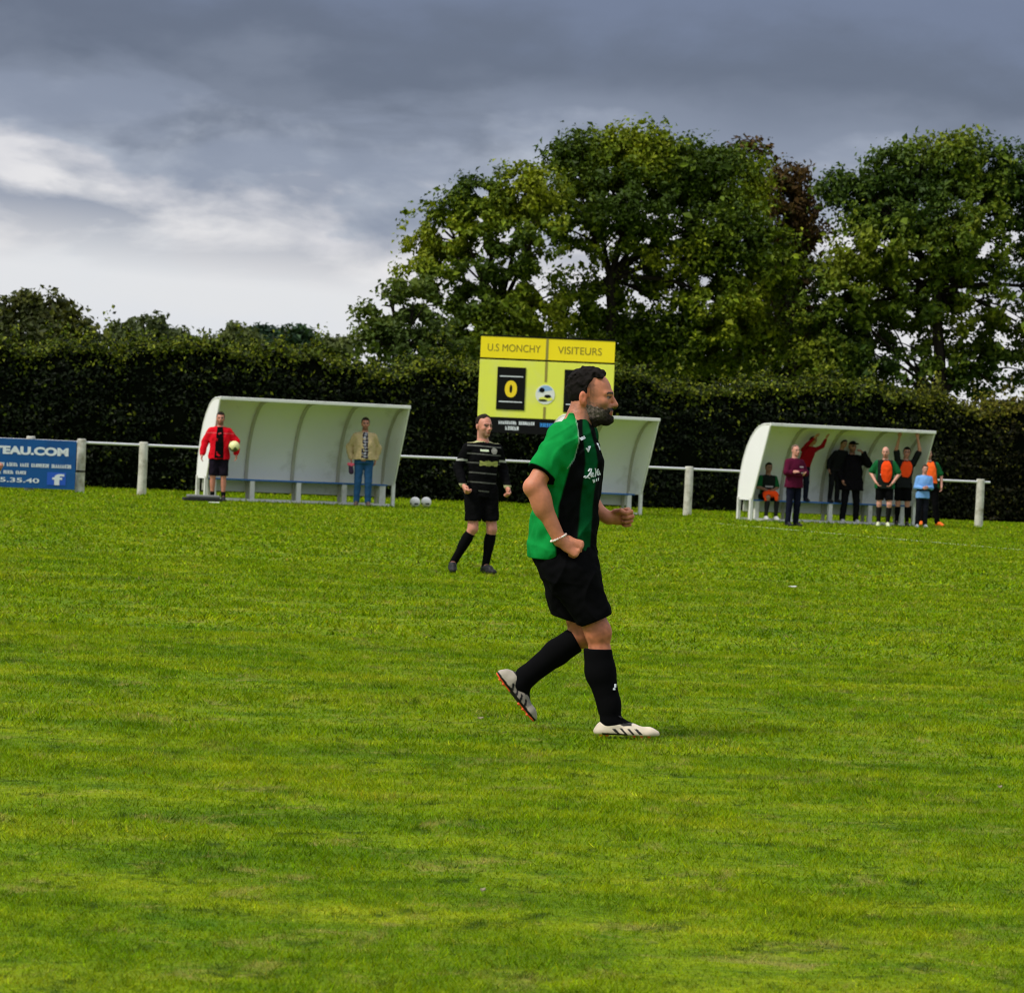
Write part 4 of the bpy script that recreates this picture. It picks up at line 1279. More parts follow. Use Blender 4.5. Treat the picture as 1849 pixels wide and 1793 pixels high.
    # ---- socks and shoes
    for s in 'LR':
        b, c_ = j['knee'+s], j['ank'+s]
        if socks:
            t0 = socks.get('from', .12)
            p0 = b + (c_ - b)*t0
            ops = [('u', cap(p0, c_, .058 if t0 < .5 else .046, .043), .02)]
            if t0 < .5:
                ops += [('u', cap(b*.72 + c_*.28 + A(0, .018, 0), b*.5 + c_*.5 + A(0, .012, 0), .058, .05), .03)]
            ops += [('c', tuple(p0), tuple(b - c_))]
            piece('sock', ops, hh, 'cloth', root, socks['col'], k, warp)
        t_ = A(*toe.get('toe'+s, tuple(c_ + A(.02 if s == 'L' else -.02, -.17, -.062))))
        heel = c_ + A(0, .045, -.052)
        side = unit(np.cross(t_ - heel, (0, 0, 1)))
        upv = unit(np.cross(side, t_ - heel))
        ops = [('u', cap(c_ + A(0, .01, -.015), c_*.4 + t_*.6 + upv*.012, .046, .036), .02), ('u', cap(heel, t_, .040, .034), .02), ('u', cap(heel*.35 + t_*.65, t_, .044, .032, upv, .7), .02)]
        flr = min(heel @ upv - .040, t_ @ upv - .032)
        pz = heel + upv*(flr - heel @ upv + .008)
        ops += [('c', tuple(pz), tuple(-upv))]
        def shoecol(V, pz=pz, upv=upv):
            C = np.tile(np.array(shoes), (len(V), 1))
            if sole is not None:
                C[(V - pz) @ upv < .018] = sole
            return C
        piece('shoe', ops, hh, 'leather', root, shoecol, k, warp)
    return root

# ================================================================ the player in the foreground
HY = 13.8
HB = at(1060, 1329, HY)
HBASE = A(HB.x, HY, 0.0)
def hp(px, py, y=0.0):
    p = at(px, py, HY + y)
    return A(p.x, p.y, p.z) - HBASE
PX = HY/FPX                                     # metres per photo pixel at the player

def make_player():
    root = empty('person', tuple(HBASE))
    tag(root, 'bearded player in a green and black striped shirt striding to the right in the foreground', 'person')
    h = 0.0046
    skin = np.array((0.56, 0.205, 0.105))
    J = dict(shR=hp(1012, 796, -.165), elR=hp(964, 879, -.235), wrR=hp(1010, 974, -.215), shL=hp(1050, 796, .165), elL=hp(1040, 897, .235), wrL=hp(1098, 935, .19),
             hipR=hp(1020, 980, -.075), hipL=hp(1018, 980, .075), knR=hp(1079, 1142, -.10), anR=hp(1102, 1297, -.105), knL=hp(1051, 1144, .10), anL=hp(941, 1230, .12))
    hd = Head(hp(1068, 717, 0.0), (0.985, -0.15, -0.03))
    nb = hp(1044, 772, 0.0)
    def rows(tab, add=0.0):
        o = []
        for (py, xb, xf, hy) in tab:
            a, b = hp(xb, py), hp(xf, py)
            o.append(((a[2] + b[2])/2, (a[0] + b[0])/2, 0.0, (b[0] - a[0])/2 + add, hy + add))
        return o
    TORSO = [(750, 1024, 1062, .062), (760, 1018, 1066, .085), (772, 1004, 1071, .125), (784, 992, 1076, .165), (797, 983, 1081, .19), (815, 977, 1087, .20), (834, 973, 1090, .20), (860, 969, 1088, .196),
             (883, 967, 1084, .19), (910, 964, 1081, .186), (937, 961, 1080, .186), (963, 956, 1078, .19), (986, 952, 1077, .192), (1000, 953, 1077, .192), (1016, 957, 1077, .188)]
    tors = rows(TORSO)
    # ---- body
    o = [('u', loft(rows(TORSO, -.026)), .03), ('u', cap(J['hipR'], J['hipL'], .088, .088), .04)]
    o += [('u', cap(J['shR'], J['elR'], .046, .043), .03), ('u', cap(J['elR'], J['wrR'], .046, .030), .012), ('u', ell(J['elR']*.72 + J['wrR']*.28 + A(.003, 0, 0), (.042, .042, .070)), .03),
          ('u', ell(J['elR'] + A(-.020, 0, -.006), (.021, .024, .026)), .025)]
    o += [('u', cap(J['shL'], J['elL'], .046, .047), .03), ('u', cap(J['elL'], J['wrL'], .046, .030), .012), ('u', ell(J['elL']*.7 + J['wrL']*.3, (.07, .045, .045)), .03)]
    o += hand_ops(J['wrR'] + A(.004, 0, -.006), (0.93, 0.05, -.37), (-.15, .92, -.35), (1.35, 1.45), 1, 1.08, 0, 1.0)
    o += hand_ops(J['wrL'] + A(.004, 0, 0), (0.98, -.05, .12), (.1, -.95, -.30), (1.15, 1.35), -1, 1.08, 0, .9)
    for s in 'RL':
        a, b, c_ = J['hip'+s], J['kn'+s], J['an'+s]
        bk = unit(np.cross(c_ - b, (0, 1, 0)))
        bk = bk if bk[0] < 0 else -bk                 # towards the back of the leg
        if s == 'L':
            bk = A(-.6, 0, .8)
        o += [('u', cap(a, b, .086, .058), .04), ('u', cap(b, c_, .052, .036), .02), ('u', ell(b + bk*-.010, (.052, .054, .058)), .02),
              ('u', cap(b*.74 + c_*.26 + bk*.008, b*.55 + c_*.45 + bk*.006, .048, .042), .03)]
    o += [('u', cap(J['anR'], hp(1135, 1316, -.112), .034, .022), .02), ('u', cap(J['anL'], hp(946, 1262, .115), .032, .020), .02)]
    o += hd.face(True) + hd.neck(nb, .062)
    o += [('u', cap(hp(1048, 744), hp(1040, 770), .048, .058), .03)]
    def bodycol(V):
        C = np.tile(skin, (len(V), 1))
        C *= (1 + .10*lumps(V, 40, .5) + .06*lumps(V, 130, 1.5))[:, None]
        L = hd.loc(V)
        f, l, u = L.T
        # reddish cheeks and ears, clipped hair at the temple, stubble
        ear = (np.abs(l) > .068) & (f < .0) & (u > -.05) & (u < .04)
        C[ear] *= (1.04, .86, .82)
        onhead = (u > -.16) & (u < .16) & (np.abs(f) < .2) & (np.abs(l) < .12)
        sp = .5 + .5*lumps(V, 210, 2.0)
        wt = soft(u + .010, .012)*soft(.066 - u, .014)*soft(.034 - .25*np.abs(u - .02) - f, .016)*soft(f + .07, .01)*onhead*(~ear)
        C = lay(C, wt*(.30 + .38*sp), (.055, .036, .025))
        wt = soft(-.035 - f, .02)*soft(-.025 - u, .015)*soft(u + .095, .02)*onhead
        C = lay(C, wt*(.22 + .25*sp), (.05, .032, .022))
        wt = soft(f + .026, .014)*soft(-.010 - .24*f - u, .016)*soft(u + .15, .01)*onhead*(np.abs(l) < .085)*(~ear)
        C = lay(C, wt*(.35 + .45*sp), (.095, .080, .070))
        must = onhead & (f > .078) & (np.abs(l) < .034) & (u < -.044) & (u > -.058)
        C[must] = (.035, .025, .02)
        C = hd.paint(V, C, skin)
        leg = (V[:, 2] < .62) & (V[:, 2] > .2)
        C[leg] *= (1 - .22*np.clip(lumps(V, 90, .2) + .2, 0, 1) - .12)[leg, None]*np.array((1, .92, .85))
        return C
    piece('body', o, h, 'skin', root, bodycol)
    # ---- hair: short, wavy, receding at the temples
    def hairf(x, y, z, F):
        f, l, u = hd.loc3(x, y, z)
        wavy = nz(x, y, z, 62, .3) + .5*nz(x, y, z, 130, 1.3)
        edge = .008*nz(x, y, z, 75, 1.1)
        topp = np.maximum(np.maximum(.088 - u, f - .052), np.abs(l) - .058)
        back = np.maximum(f + .024 - .36*u, -u - .056)
        g_ = np.minimum(topp, back) + edge
        th = .009 + .008*np.clip((u - .03)/.08, 0, 1) + .0085*wavy*np.clip((u + .02)/.08, .2, 1)
        return np.maximum(F - th, g_)
    piece('hair', hd.skull() + [('f', hairf)], .0038, 'fibre', root, lambda V: np.tile(np.array((.010, .008, .007)), (len(V), 1))*(1 + .7*np.clip(lumps(V, 70, 1.1), 0, 1))[:, None])
    # ---- beard: grizzled on the cheeks, dark under the chin
    def beardf(x, y, z, F):
        f, l, u = hd.loc3(x, y, z)
        edge = .007*nz(x, y, z, 150, .4)
        g_ = u + .036 + .24*f + edge                              # upper cheek line
        g_ = np.maximum(g_, -.026 + .46*(-u - .03) - f + edge*.5)  # behind: from the ear lobe down to the throat
        g_ = np.maximum(g_, -u - .140)
        mouth = .017 - np.sqrt(((u + .067)/.75)**2 + (np.clip(np.abs(l) - .010, 0, 1)/1.0)**2 + (np.clip(.082 - f, 0, 1)*1.6)**2)
        g_ = np.maximum(g_, mouth)
        th = .0040 + .0070*np.clip((-u - .055)/.05, 0, 1)*np.clip((f + .02)/.06, .3, 1) + .0035*nz(x, y, z, 160, .8)*np.clip((-u - .03)/.02, 0, 1)
        return np.maximum(F - th, g_)
    def beardc(V):
        L = hd.loc(V)
        f, l, u = L.T
        grey = np.clip((u + .110)/.03, .08, 1)*np.clip((.092 - f)/.04, .10, 1)
        n_ = .5 + .5*lumps(V, 190, .7)
        c1 = np.array((.016, .012, .010))
        c2 = np.array((.185, .150, .120))
        n_ = .5*n_ + .5*(.5 + .5*lumps(V, 420, 1.7))
        wgt = np.clip(grey*(.05 + 1.25*n_), 0, 1)[:, None]
        return c1*(1 - wgt) + c2*wgt
    piece('beard', hd.skull() + hd.neck(nb, .062) + [('f', beardf)], .0038, 'fibre', root, beardc)
    # moustache
    piece('moustache', [hd.c((.101, 0, -.050), (.088, -.026, -.060), .006, .005, 'u', .004), hd.c((.101, 0, -.050), (.088, .026, -.060), .006, .005, 'u', .004)], .0036, 'fibre', root, (.02, .015, .012))
    # ---- shirt
    slR0, slR1 = hp(1018, 794, -.145), hp(977, 856, -.225)
    slL0, slL1 = hp(1050, 790, .125), hp(1047, 862, .235)
    o = [('u', loft(tors, 2.2), .03), ('u', cap(slR0, slR1 + unit(slR1 - slR0)*.04, .080, .066), .03), ('u', cap(slL0, slL1 + unit(slL1 - slL0)*.04, .078, .066), .03)]
    def wr_(x, y, z, F):
        low = np.clip((.95 - z)/.25, 0, 1)
        dia = np.sin((z*1.0 + x*.35)*70 + 2.5*np.sin(x*16 + y*9))*.5 + .5*np.sin((z - x*.5)*47 + 3*np.sin(y*13 + 1))
        slv = np.clip((z - 1.12)/.1, 0, 1)
        hang = np.sin(x*62 + 3.0*np.sin(z*9 + 1) + 20*y)*(1 - low)*.0022
        ridge = lambda v: (1 - np.abs(np.sin(v)))**3
        waist = np.clip(1 - np.abs(z - .93)/.17, 0, 1)
        cr1 = ridge((z + .30*x)*21 + 1.6*np.sin(x*14 + 8*y) + .8)*waist
        cr2 = ridge((z - .75*x)*15 + 1.2*np.sin(x*9 + 3))*np.clip((1.18 - z)/.2, 0, 1)*np.clip((z - .80)/.05, 0, 1)
        cr3 = ridge((x*.84 - z*.54)*34 + 1.4*np.sin(z*17 + 6*y))*slv
        F = F - .0045*cr1 - .0075*cr2 - .0050*cr3
        return F + .0075*nz(x, y, z, 20, .7) + .0042*nz(x, y, z*.6, 55, 1.9) + .0055*dia*(.30 + .9*low) + hang
    o += [('f', wr_)]
    o += [('s', cap(hp(1043, 775), hp(1062, 725), .064, .074), .006), ('s', cap(hp(1064, 783), hp(1072, 755), .026, .045), .008)]
    # sleeve hems
    for s0, s1 in ((slR0, slR1), (slL0, slL1)):
        dd = unit(s1 - s0)
        o += [('s', Prim(s1 - .16, s1 + .16, (lambda e, d: (lambda x, y, z: np.maximum(-((x - e[0])*d[0] + (y - e[1])*d[1] + (z - e[2])*d[2]),
               np.sqrt((x - e[0] - .05*d[0])**2 + (y - e[1] - .05*d[1])**2 + (z - e[2] - .05*d[2])**2) - .105)))(s1, dd)), .004)]
    zt = np.array(tors)
    zt = zt[np.argsort(zt[:, 0])]
    GREEN, BLK = np.array((.006, .24, .045)), np.array((.0035, .004, .004))
    GDARK = np.array((.002, .062, .016))
    seam = [hp(*q) for q in ((1040, 760), (1043, 782), (1043, 800), (1036, 828), (1020, 850), (1000, 870), (985, 890))]
    sz = np.array([q[2] for q in seam])[::-1]
    sx = np.array([q[0] for q in seam])[::-1]
    def shirtcol(V):
        x, y, z = V.T
        xc, hx = np.interp(z, zt[:, 0], zt[:, 1]), np.interp(z, zt[:, 0], zt[:, 3])
        a = (x - xc + hx)/(2*hx)
        C = np.tile(GREEN, (len(V), 1))
        e = .012
        t0 = np.interp(z, [hp(1000, 990)[2], hp(1000, 915)[2], hp(1000, 840)[2]], [.40, .37, .47])
        C = lay(C, soft(a - t0, e), BLK)
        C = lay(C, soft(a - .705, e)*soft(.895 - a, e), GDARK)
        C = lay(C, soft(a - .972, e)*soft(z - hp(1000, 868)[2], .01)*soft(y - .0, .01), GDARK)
        sh = soft(np.interp(z, sz, sx) - x, .003)*(z > sz[0])
        C = lay(C, sh, GREEN)
        # pale piping along the raglan seam
        C = lay(C, (np.abs(np.interp(z, sz, sx) - x) < .0022)*(z > hp(1000, 845)[2])*(y < 0)*.5, (.35, .5, .38))
        far = (y > .06) & (z > hp(1000, 835)[2])
        C = lay(C, far*soft(.93 - a, e), GREEN*.9)
        for s0, s1 in ((slR0, slR1), (slL0, slL1)):
            d = unit(s1 - s0)
            tt = (V - s1) @ d
            near = (np.linalg.norm(V - s1 - np.outer(tt, d), axis=1) < .078) & (tt > -.02) & (tt < .02)
            C = lay(C, near*soft(tt + .005, .002), BLK)
        ns = np.linalg.norm(np.cross(V - nb, unit(hd.p(-.02, 0, -.05) - nb)), axis=1)
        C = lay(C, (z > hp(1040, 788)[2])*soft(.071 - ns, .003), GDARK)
        return C
    o += [('c', tuple((hp(957, 1013) + hp(1077, 1008))/2), (-.02, 0, -1))]
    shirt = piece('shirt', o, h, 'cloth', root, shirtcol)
    bv = BVHTree.FromPolygons([v.co.copy() for v in shirt.data.vertices], [tuple(p.vertices) for p in shirt.data.polygons])
    def cast(px, py):
        q = hp(px, py, -.15)
        d = Vector(tuple(q + HBASE - A(0, 0, CAM_H))).normalized()
        l_, n_, i_, dist = bv.ray_cast(Vector(tuple(q)) - d*.4, d)
        return None if l_ is None else l_ - d*0.006
    def print_shape(name, polys, mat):
        mb = MB()
        for poly in polys:
            pts = [cast(*q) for q in poly]
            if any(p is None for p in pts):
                continue
            n = len(pts)
            back = [p + Vector((-.004, .006, 0)) for p in pts]
            mb.add(pts + back, [tuple(range(n-1, -1, -1)), tuple(range(n, 2*n))] + [(i, (i+1) % n, n + (i+1) % n, n + i) for i in range(n)])
        if mb.V:
            mb.build(name, MATS[mat], shirt)
    def grid4(a_, b_, c_, d_, n=4):
        A4 = [np.array(q, float) for q in (a_, b_, c_, d_)]
        pt = lambda s_, t_: tuple((A4[0]*(1-s_) + A4[1]*s_)*(1-t_) + (A4[3]*(1-s_) + A4[2]*s_)*t_)
        return [[pt(i/n, k/n), pt((i+1)/n, k/n), pt((i+1)/n, (k+1)/n), pt(i/n, (k+1)/n)] for i in range(n) for k in range(n)]
    print_shape('chest_patch', grid4((1046.8, 791.5), (1055.3, 787), (1057.8, 791.5), (1050, 795.5)), 'print_white')
    print_shape('chest_mark', [[(1058.5, 810), (1062, 817), (1064, 815), (1063.5, 811), (1060.5, 809)], [(1062.0, 806), (1066.8, 805.5), (1066.5, 808), (1063.8, 814.5), (1061.8, 814)]], 'print_white')
    print_shape('club_badge', grid4((1078, 800), (1080.5, 800.5), (1085, 812), (1083, 813)), 'print_white')
    def stroke(pts, wd):
        out_ = []
        for (x0, y0), (x1, y1) in zip(pts[:-1], pts[1:]):
            l_ = math.hypot(x1 - x0, y1 - y0) + 1e-6
            ux, uy = (x1 - x0)/l_, (y1 - y0)/l_
            x0, y0, x1, y1 = x0 - ux*wd*.3, y0 - uy*wd*.3, x1 + ux*wd*.3, y1 + uy*wd*.3
            nx, ny = -uy*wd/2, ux*wd/2
            out_.append([(x0 + nx, y0 + ny), (x1 + nx, y1 + ny), (x1 - nx, y1 - ny), (x0 - nx, y0 - ny)])
        return out_
    zz = lambda pts: [(1030 + x/17.925, 780 + y/17.925) for x, y in pts]
    print_shape('chest_lettering', stroke(zz([(600, 1270), (640, 1195), (685, 1200), (672, 1290), (610, 1395), (550, 1465), (495, 1490), (455, 1460), (490, 1432), (560, 1462), (635, 1500)]), 1.7), 'print_white')
    print_shape('chest_lettering', stroke(zz([(735, 1325), (695, 1345), (668, 1415), (695, 1455), (728, 1395), (738, 1320), (722, 1420), (750, 1450)]), 1.8), 'print_white')
    print_shape('chest_lettering', stroke(zz([(810, 1190), (830, 1300), (800, 1440), (850, 1320), (905, 1205)]), 1.9), 'print_white')
    print_shape('chest_lettering', stroke(zz([(945, 1280), (890, 1300), (870, 1370), (905, 1400), (950, 1330), (965, 1385)]), 1.8), 'print_white')
    print_shape('chest_lettering', [[(1070, 866.5), (1073.5, 865.3), (1075, 870), (1072, 872.3)], [(1076.5, 864.5), (1081.5, 862.5), (1081, 868), (1076.5, 869.5)]], 'print_white')
    # ---- shorts
    o = [('u', loft(rows([(985, 962, 1074, .175), (1004, 960, 1076, .18), (1022, 968, 1079, .185), (1042, 977, 1081, .18)]), 2.2), .05)]
    eR, eL = hp(1077, 1120, -.105), hp(1036, 1122, .105)
    o += [('u', cap(hp(1030, 1030, -.09), eR + unit(eR - hp(1034, 1035, -.09))*.03, .122, .080), .05), ('u', cap(hp(1022, 1030, .09), eL + A(.004, 0, -.03), .12, .094), .04)]
    o += [('f', lambda x, y, z, F: F + .006*nz(x, y, z*.7, 20, .9) + .003*nz(x, y, z, 50, .2) - .008*(1 - np.abs(np.sin((x*.8 + z*.35)*26 + 1.5*np.sin(z*13))))**3)]
    o += [('s', Prim(eR - .25, eR + .25, (lambda x, y, z: np.maximum(-((x - eR[0])*.42 + (z - eR[2])*-.907), np.sqrt((x - eR[0])**2 + (y - eR[1])**2 + (z - eR[2])**2) - .16))), .004)]
    o += [('c', tuple(eL), (-.25, 0, -.97))]
    piece('shorts', o, h, 'cloth', root, (.0035, .0035, .004))
    # ---- socks
    a, b = J['knR'], J['anR']
    o = [('u', cap(hp(1078, 1165, -.10), hp(1084, 1215, -.10), .064, .069), .02), ('u', cap(hp(1084, 1210, -.10), hp(1100, 1275, -.104), .068, .052), .02), ('u', cap(hp(1100, 1270, -.104), hp(1103, 1305, -.105), .051, .046), .02), ('u', cap(hp(1103, 1303, -.105), hp(1140, 1317, -.113), .042, .028), .02),
         ('c', tuple(hp(1078, 1171, -.10)), (-.02, 0, 1))]
    sk_r = piece('sock', o, h, 'cloth', root, (.004, .004, .0045))
    kd = unit(J['knL'] - J['anL'])
    o = [('u', cap(hp(1046, 1150, .10), hp(1005, 1178, .11), .061, .061), .02), ('u', cap(hp(1005, 1178, .11), hp(950, 1222, .12), .059, .049), .02), ('u', cap(hp(950, 1222, .12), hp(940, 1235, .12), .049, .046), .02), ('u', cap(hp(939, 1236, .118), hp(947, 1264, .113), .042, .028), .02),
         ('c', tuple(hp(1040, 1154, .10)), (.86, 0, .50))]
    piece('sock', o, h, 'cloth', root, (.004, .004, .0045))
    mk = MB()
    for (x, y, w_, hh_) in ((1111, 1238, 3, 6), (1109, 1244, 3.5, 3)):
        q = hp(x, y, -.158)
        mk.box((q[0] - w_*PX*.6, q[1] - .002, q[2] - hh_*PX*.5), (q[0] + w_*PX*.6, q[1] + .012, q[2] + hh_*PX*.5))
    mk.build('sock_mark', MATS['print_white'], sk_r)
    # ---- boots
    CREAM, DK, OR = np.array((.62, .53, .40)), np.array((.02, .018, .016)), np.array((.80, .10, .02))
    def boot(name, heel, toe, ank, up, stud, yside):
        heel, toe, ank, up = map(np.asarray, (heel, toe, ank, up))
        fw = unit(toe - heel)
        up = unit(up - fw*(up @ fw))
        L = np.linalg.norm(toe - heel)
        kz = .74 if stud == 'front' else .84
        P = lambda t, u_, w_=0.0: heel + fw*L*t + up*u_*kz + np.cross(up, fw)*w_
        o = [('u', cap(P(.08, .040), P(.22, .046), .033, .036), .02), ('u', cap(P(.22, .060), P(.55, .034), .036, .031), .025), ('u', cap(P(.55, .030), P(.84, .022), .040, .027, up, .8), .02),
             ('u', cap(P(.84, .022), P(.95, .017), .027, .017), .02), ('u', cap(P(.06, .022), P(.80, .018), .036, .034, up, .6), .02), ('c', tuple(P(.5, .006)), tuple(-up))]
        def col(V):
            q = V - heel
            t = (q @ fw)/L
            u_ = (q @ up)/kz
            C = np.tile(CREAM, (len(V), 1))*(1 + .12*lumps(V, 60, .4))[:, None]
            for t0 in (.34, .46, .58, .70):
                C[(np.abs(t - t0 + (u_ - .02)*2.6) < .026) & (u_ < .048) & (u_ > .012)] = DK
            C[(t > .24) & (t < .56) & (u_ > .072 - .055*(t - .25)/.3) & (np.abs(q @ np.cross(up, fw)) < .03)] = DK
            C[(u_ > .086)] = DK
            C[(t > .08) & (t < .5) & (u_ < .018)] = DK
            if stud == 'rear':
                C[(u_ < .02)] = DK*.8
                C = C*np.array((.62, .64, .68))
                C[(t > .25) & (t < .75) & (u_ < .075)] *= .6
            return C
        bo = piece(name, o, .0042, 'leather', root, col)
        for t in (.06, .16, .60, .72, .84):
            for w_ in (-.022, .022):
                MB().tube([P(t, .012, w_), P(t, -.006, w_)], [.009, .006], 8).build('stud', MATS['boot_orange'], bo, smooth=True)
        if stud == 'rear':
            piece('sole', [('u', cap(P(.05, .008), P(.90, .006), .034, .030, up, .22), .01)], .0042, 'leather', bo, lambda V: np.where((np.abs(((V - heel) @ fw)/L - .45) < .12)[:, None], DK, OR))
        la = MB()
        for k in range(4):
            t = .30 + .06*k
            la.tube([P(t, .094 - .095*(t - .25), -.022), P(t + .015, .106 - .095*(t - .25), 0), P(t, .094 - .095*(t - .25), .022)], .0035, 6)
        la.tube([P(.36, .105, 0), P(.33, .125, -.02), P(.40, .115, -.035)], .003, 6)
        la.build('laces', MATS['strap'], bo, smooth=True)
        return bo
    boot('boot', hp(1079, 1326.5, -.105), hp(1190, 1330.5, -.135), None if False else J['anR'], (0, 0, 1), 'front', -1)
    boot('boot', hp(899, 1222, .12), hp(962, 1303, .10), J['anL'], (.9, 0, .45), 'rear', -1)
    # ---- bracelet of pale beads
    wv = J['wrR']*.97 + J['elR']*.03
    dd = unit(J['wrR'] - J['elR'])
    e1 = unit(np.cross(dd, (0, 1, 0)))
    e2 = np.cross(dd, e1)
    o = []
    for k in range(18):
        an = 2*math.pi*k/18
        o.append(('u', ell(wv + (e1*math.cos(an) + e2*math.sin(an))*.0375, (.0062,)*3), .003))
    piece('bracelet', o, .0026, 'leather', root, lambda V: np.where((lumps(V, 80, .3) > .1)[:, None], np.array((.75, .70, .62)), np.array((.62, .40, .33))))
    return root
plain('boot_orange', (0.80, 0.10, 0.02), 0.45, 0.1, 20.0)
make_player()

# ================================================================ the opponent in black
def striped(V):
    C = np.tile(np.array(BLACK), (len(V), 1))
    x, y, z = V.T
    tor = np.abs(x) < .20
    zz = z - .16*np.abs(x)*0
    for s_ in (1.425, 1.335, 1.235, 1.125, 1.020, .925):
        C = lay(C, tor*soft(.0042 - np.abs(zz - s_ + .006*np.sin(x*9)), .004), (.17, .175, .15))
    f = y < 0
    C[f & (np.abs(x - .045) < .115) & (np.abs(z - 1.235) < .026 + .006*np.sin(x*60))] = (.34, .36, .10)
    C[f & (np.abs(x + .015) < .050) & (np.abs(z - 1.378) < .013)] = (.62, .70, .50)
    C[f & (((x - .105)/.040)**2 + ((z - 1.378)/.036)**2 < 1)] = (.36, .34, .30)
    C[np.abs(z - 1.47 - .25*np.clip(-y, 0, .1)) < .012] = np.array((.45, .45, .22))
    C[(np.abs(x) > .205) & (z < 1.000)] = (.38, .38, .20)
    C[(np.abs(x) > .19) & (np.abs(z - 1.265) < .010)] = (.40, .41, .36)
    return C
P0 = ground(862, 1036)
make_person('player in black kit with thin pale hoops walking behind the green shirted player', (P0.x, P0.y, 0), 1.65, 0.34,
    J=dict(hipL=(.09, 0, .93), hipR=(-.09, 0, .93), kneeL=(.13, -.05, .505), kneeR=(-.09, -.04, .505), ankL=(.10, .03, .088), ankR=(-.26, .10, .105), toeL=(.135, -.155, .030), toeR=(-.31, -.09, .034),
           elL=(.27, .05, 1.17), elR=(-.27, .04, 1.17), wrL=(.27, -.12, .975), wrR=(-.255, -.14, .985)),
    skin=(.56, .235, .16), top=dict(col=striped, sleeve='long', hem=.85, to=.90, puff=.011), girth=.94, bottom=dict(col=BLACK, length='short', to=.80), socks=dict(col=BLACK, **{'from': .12}), shoes=(.012, .012, .012),
    hair=((.025, .017, .013), 'receding'), beard=(.20, .14, .09), head_yaw=.30, head_pitch=-.05, h=.0075, hands=dict(L=dict(curl=(.7, .8)), R=dict(curl=(.9, .9))))

# ================================================================ people by the left dugout
G1 = 'people standing at the left dugout'
P = dug(D1, .30, -.85)
P = Vector((at(393, 880, P.y).x, P.y, 0))
RED = (.62, .008, .018)
def redj(V):
    C = np.tile(np.array(RED), (len(V), 1))
    C[(np.abs(V[:, 2] - 1.36) < .006) & (V[:, 1] < 0)] = (.55, .12, .12)
    return C
red_man = make_person('man in an open red jacket and dark shorts holding a ball under his arm', (P.x, P.y, 0), 1.80, 0.10,
    J=dict(elL=(.33, .03, 1.20), wrL=(.34, -.05, .96), elR=(-.29, .05, 1.18), wrR=(-.33, -.03, .93), ankR=(-.10, .03, .085), ankL=(.12, .0, .085)), skin=(.52, .21, .14),
    top=dict(col=redj, sleeve='long', hem=.84, puff=.030, name='jacket', amp=.010), inner=dict(col=BLACK, w=.085), bottom=dict(col=(.012, .009, .016), length='short', to=.98),
    socks=dict(col=(.01, .01, .01), **{'from': .72}), shoes=(.012, .012, .014), hair=((.02, .014, .012), 'short'), beard=(.05, .03, .025), group=G1)
sc = (P.y)/FPX
def ball(label, loc, colf, r=.11, group=None):
    n = 24
    V, Q = surface([('u', ell((0, 0, 0), (r, r, r)), .01)], .0085)
    V = V/np.linalg.norm(V, axis=1, keepdims=True)*r
    # panel seams as shallow grooves
    gr = np.minimum(np.abs(np.sin(V[:, 0]*40 + 1.1*np.sin(V[:, 2]*35))), np.abs(np.sin(V[:, 2]*40 + 1.1*np.sin(V[:, 1]*35))))
    V = V*(1 - .012*np.clip(1 - gr/.12, 0, 1))[:, None]
    o = np_mesh('football', V, Q, MATS['ball_skin'], None, colf(V), loc=loc)
    tag(o, label, 'ball', group)
    return o
bl = at(423, 806, P.y - .12)
ball('yellowish football held under the arm of the man in red', tuple(bl), lambda V: np.where((V[:, 2] < -.045 + .03*np.sin(V[:, 0]*50))[:, None], np.array((.10, .10, .05)), np.array((.78, .76, .36))))
q1, q2 = ground(749, 916), ground(769, 916)
spots = lambda V: np.where(((np.abs(V[:, 2] + .035) < .016) & (V[:, 1] < .03) & (np.sin(V[:, 0]*45) > -.2))[:, None], np.array((.03, .03, .03)), np.array((.78, .76, .72)))
ball('white football on the grass, the one nearer the left dugout', (q1.x, q1.y, .108), spots, group='footballs lying by the dugout')
ball('white football on the grass, the one nearer the player in black', (q2.x, q2.y, .108), spots, group='footballs lying by the dugout')
P = dug(D1, 3.0, -.45)
P = Vector((at(655, 880, P.y).x, P.y, 0))
def jumper(V):
    s_ = lumps(V*np.array((1, 1, 2.2)), 38, .4)
    return np.where((s_ > .22)[:, None], np.array((.45, .45, .50)), np.array((.03, .025, .035)))
make_person('bearded man in an open tan jacket and blue jeans standing in front of the dugout', (P.x, P.y, 0), 1.83, 0.12,
    J=dict(elL=(.275, .10, 1.17), wrL=(.24, .06, .95), elR=(-.285, .10, 1.17), wrR=(-.26, .03, .95)), skin=(.52, .22, .15),
    top=dict(col=(.50, .385, .20), sleeve='long', hem=.93, puff=.034, name='jacket', amp=.010), inner=dict(col=jumper, w=.07), bottom=dict(col=(.025, .085, .20), length='long', name='jeans'),
    shoes=(.10, .07, .055), hair=((.03, .022, .018), 'short'), beard=(.05, .025, .02), group=G1, girth=1.12)
pc = at(633, 843, P.y - .10)
pr_ = piece('pouch', [('u', cap((0, 0, .03), (.02, 0, -.10), .045, .055, (0, 1, 0), .55), .01), ('u', cap((-.04, -.005, .055), (.05, -.005, .05), .035, .030, (0, 1, 0), .6), .01)], .010, 'cloth', None,
      lambda V: np.where((V[:, 2] > .02)[:, None], np.array((.75, .12, .18)), np.array((.05, .03, .06))))
pr_.location = pc
tag(pr_, 'small pink topped dark pouch hanging from the hand of the man in jeans', 'pouch')
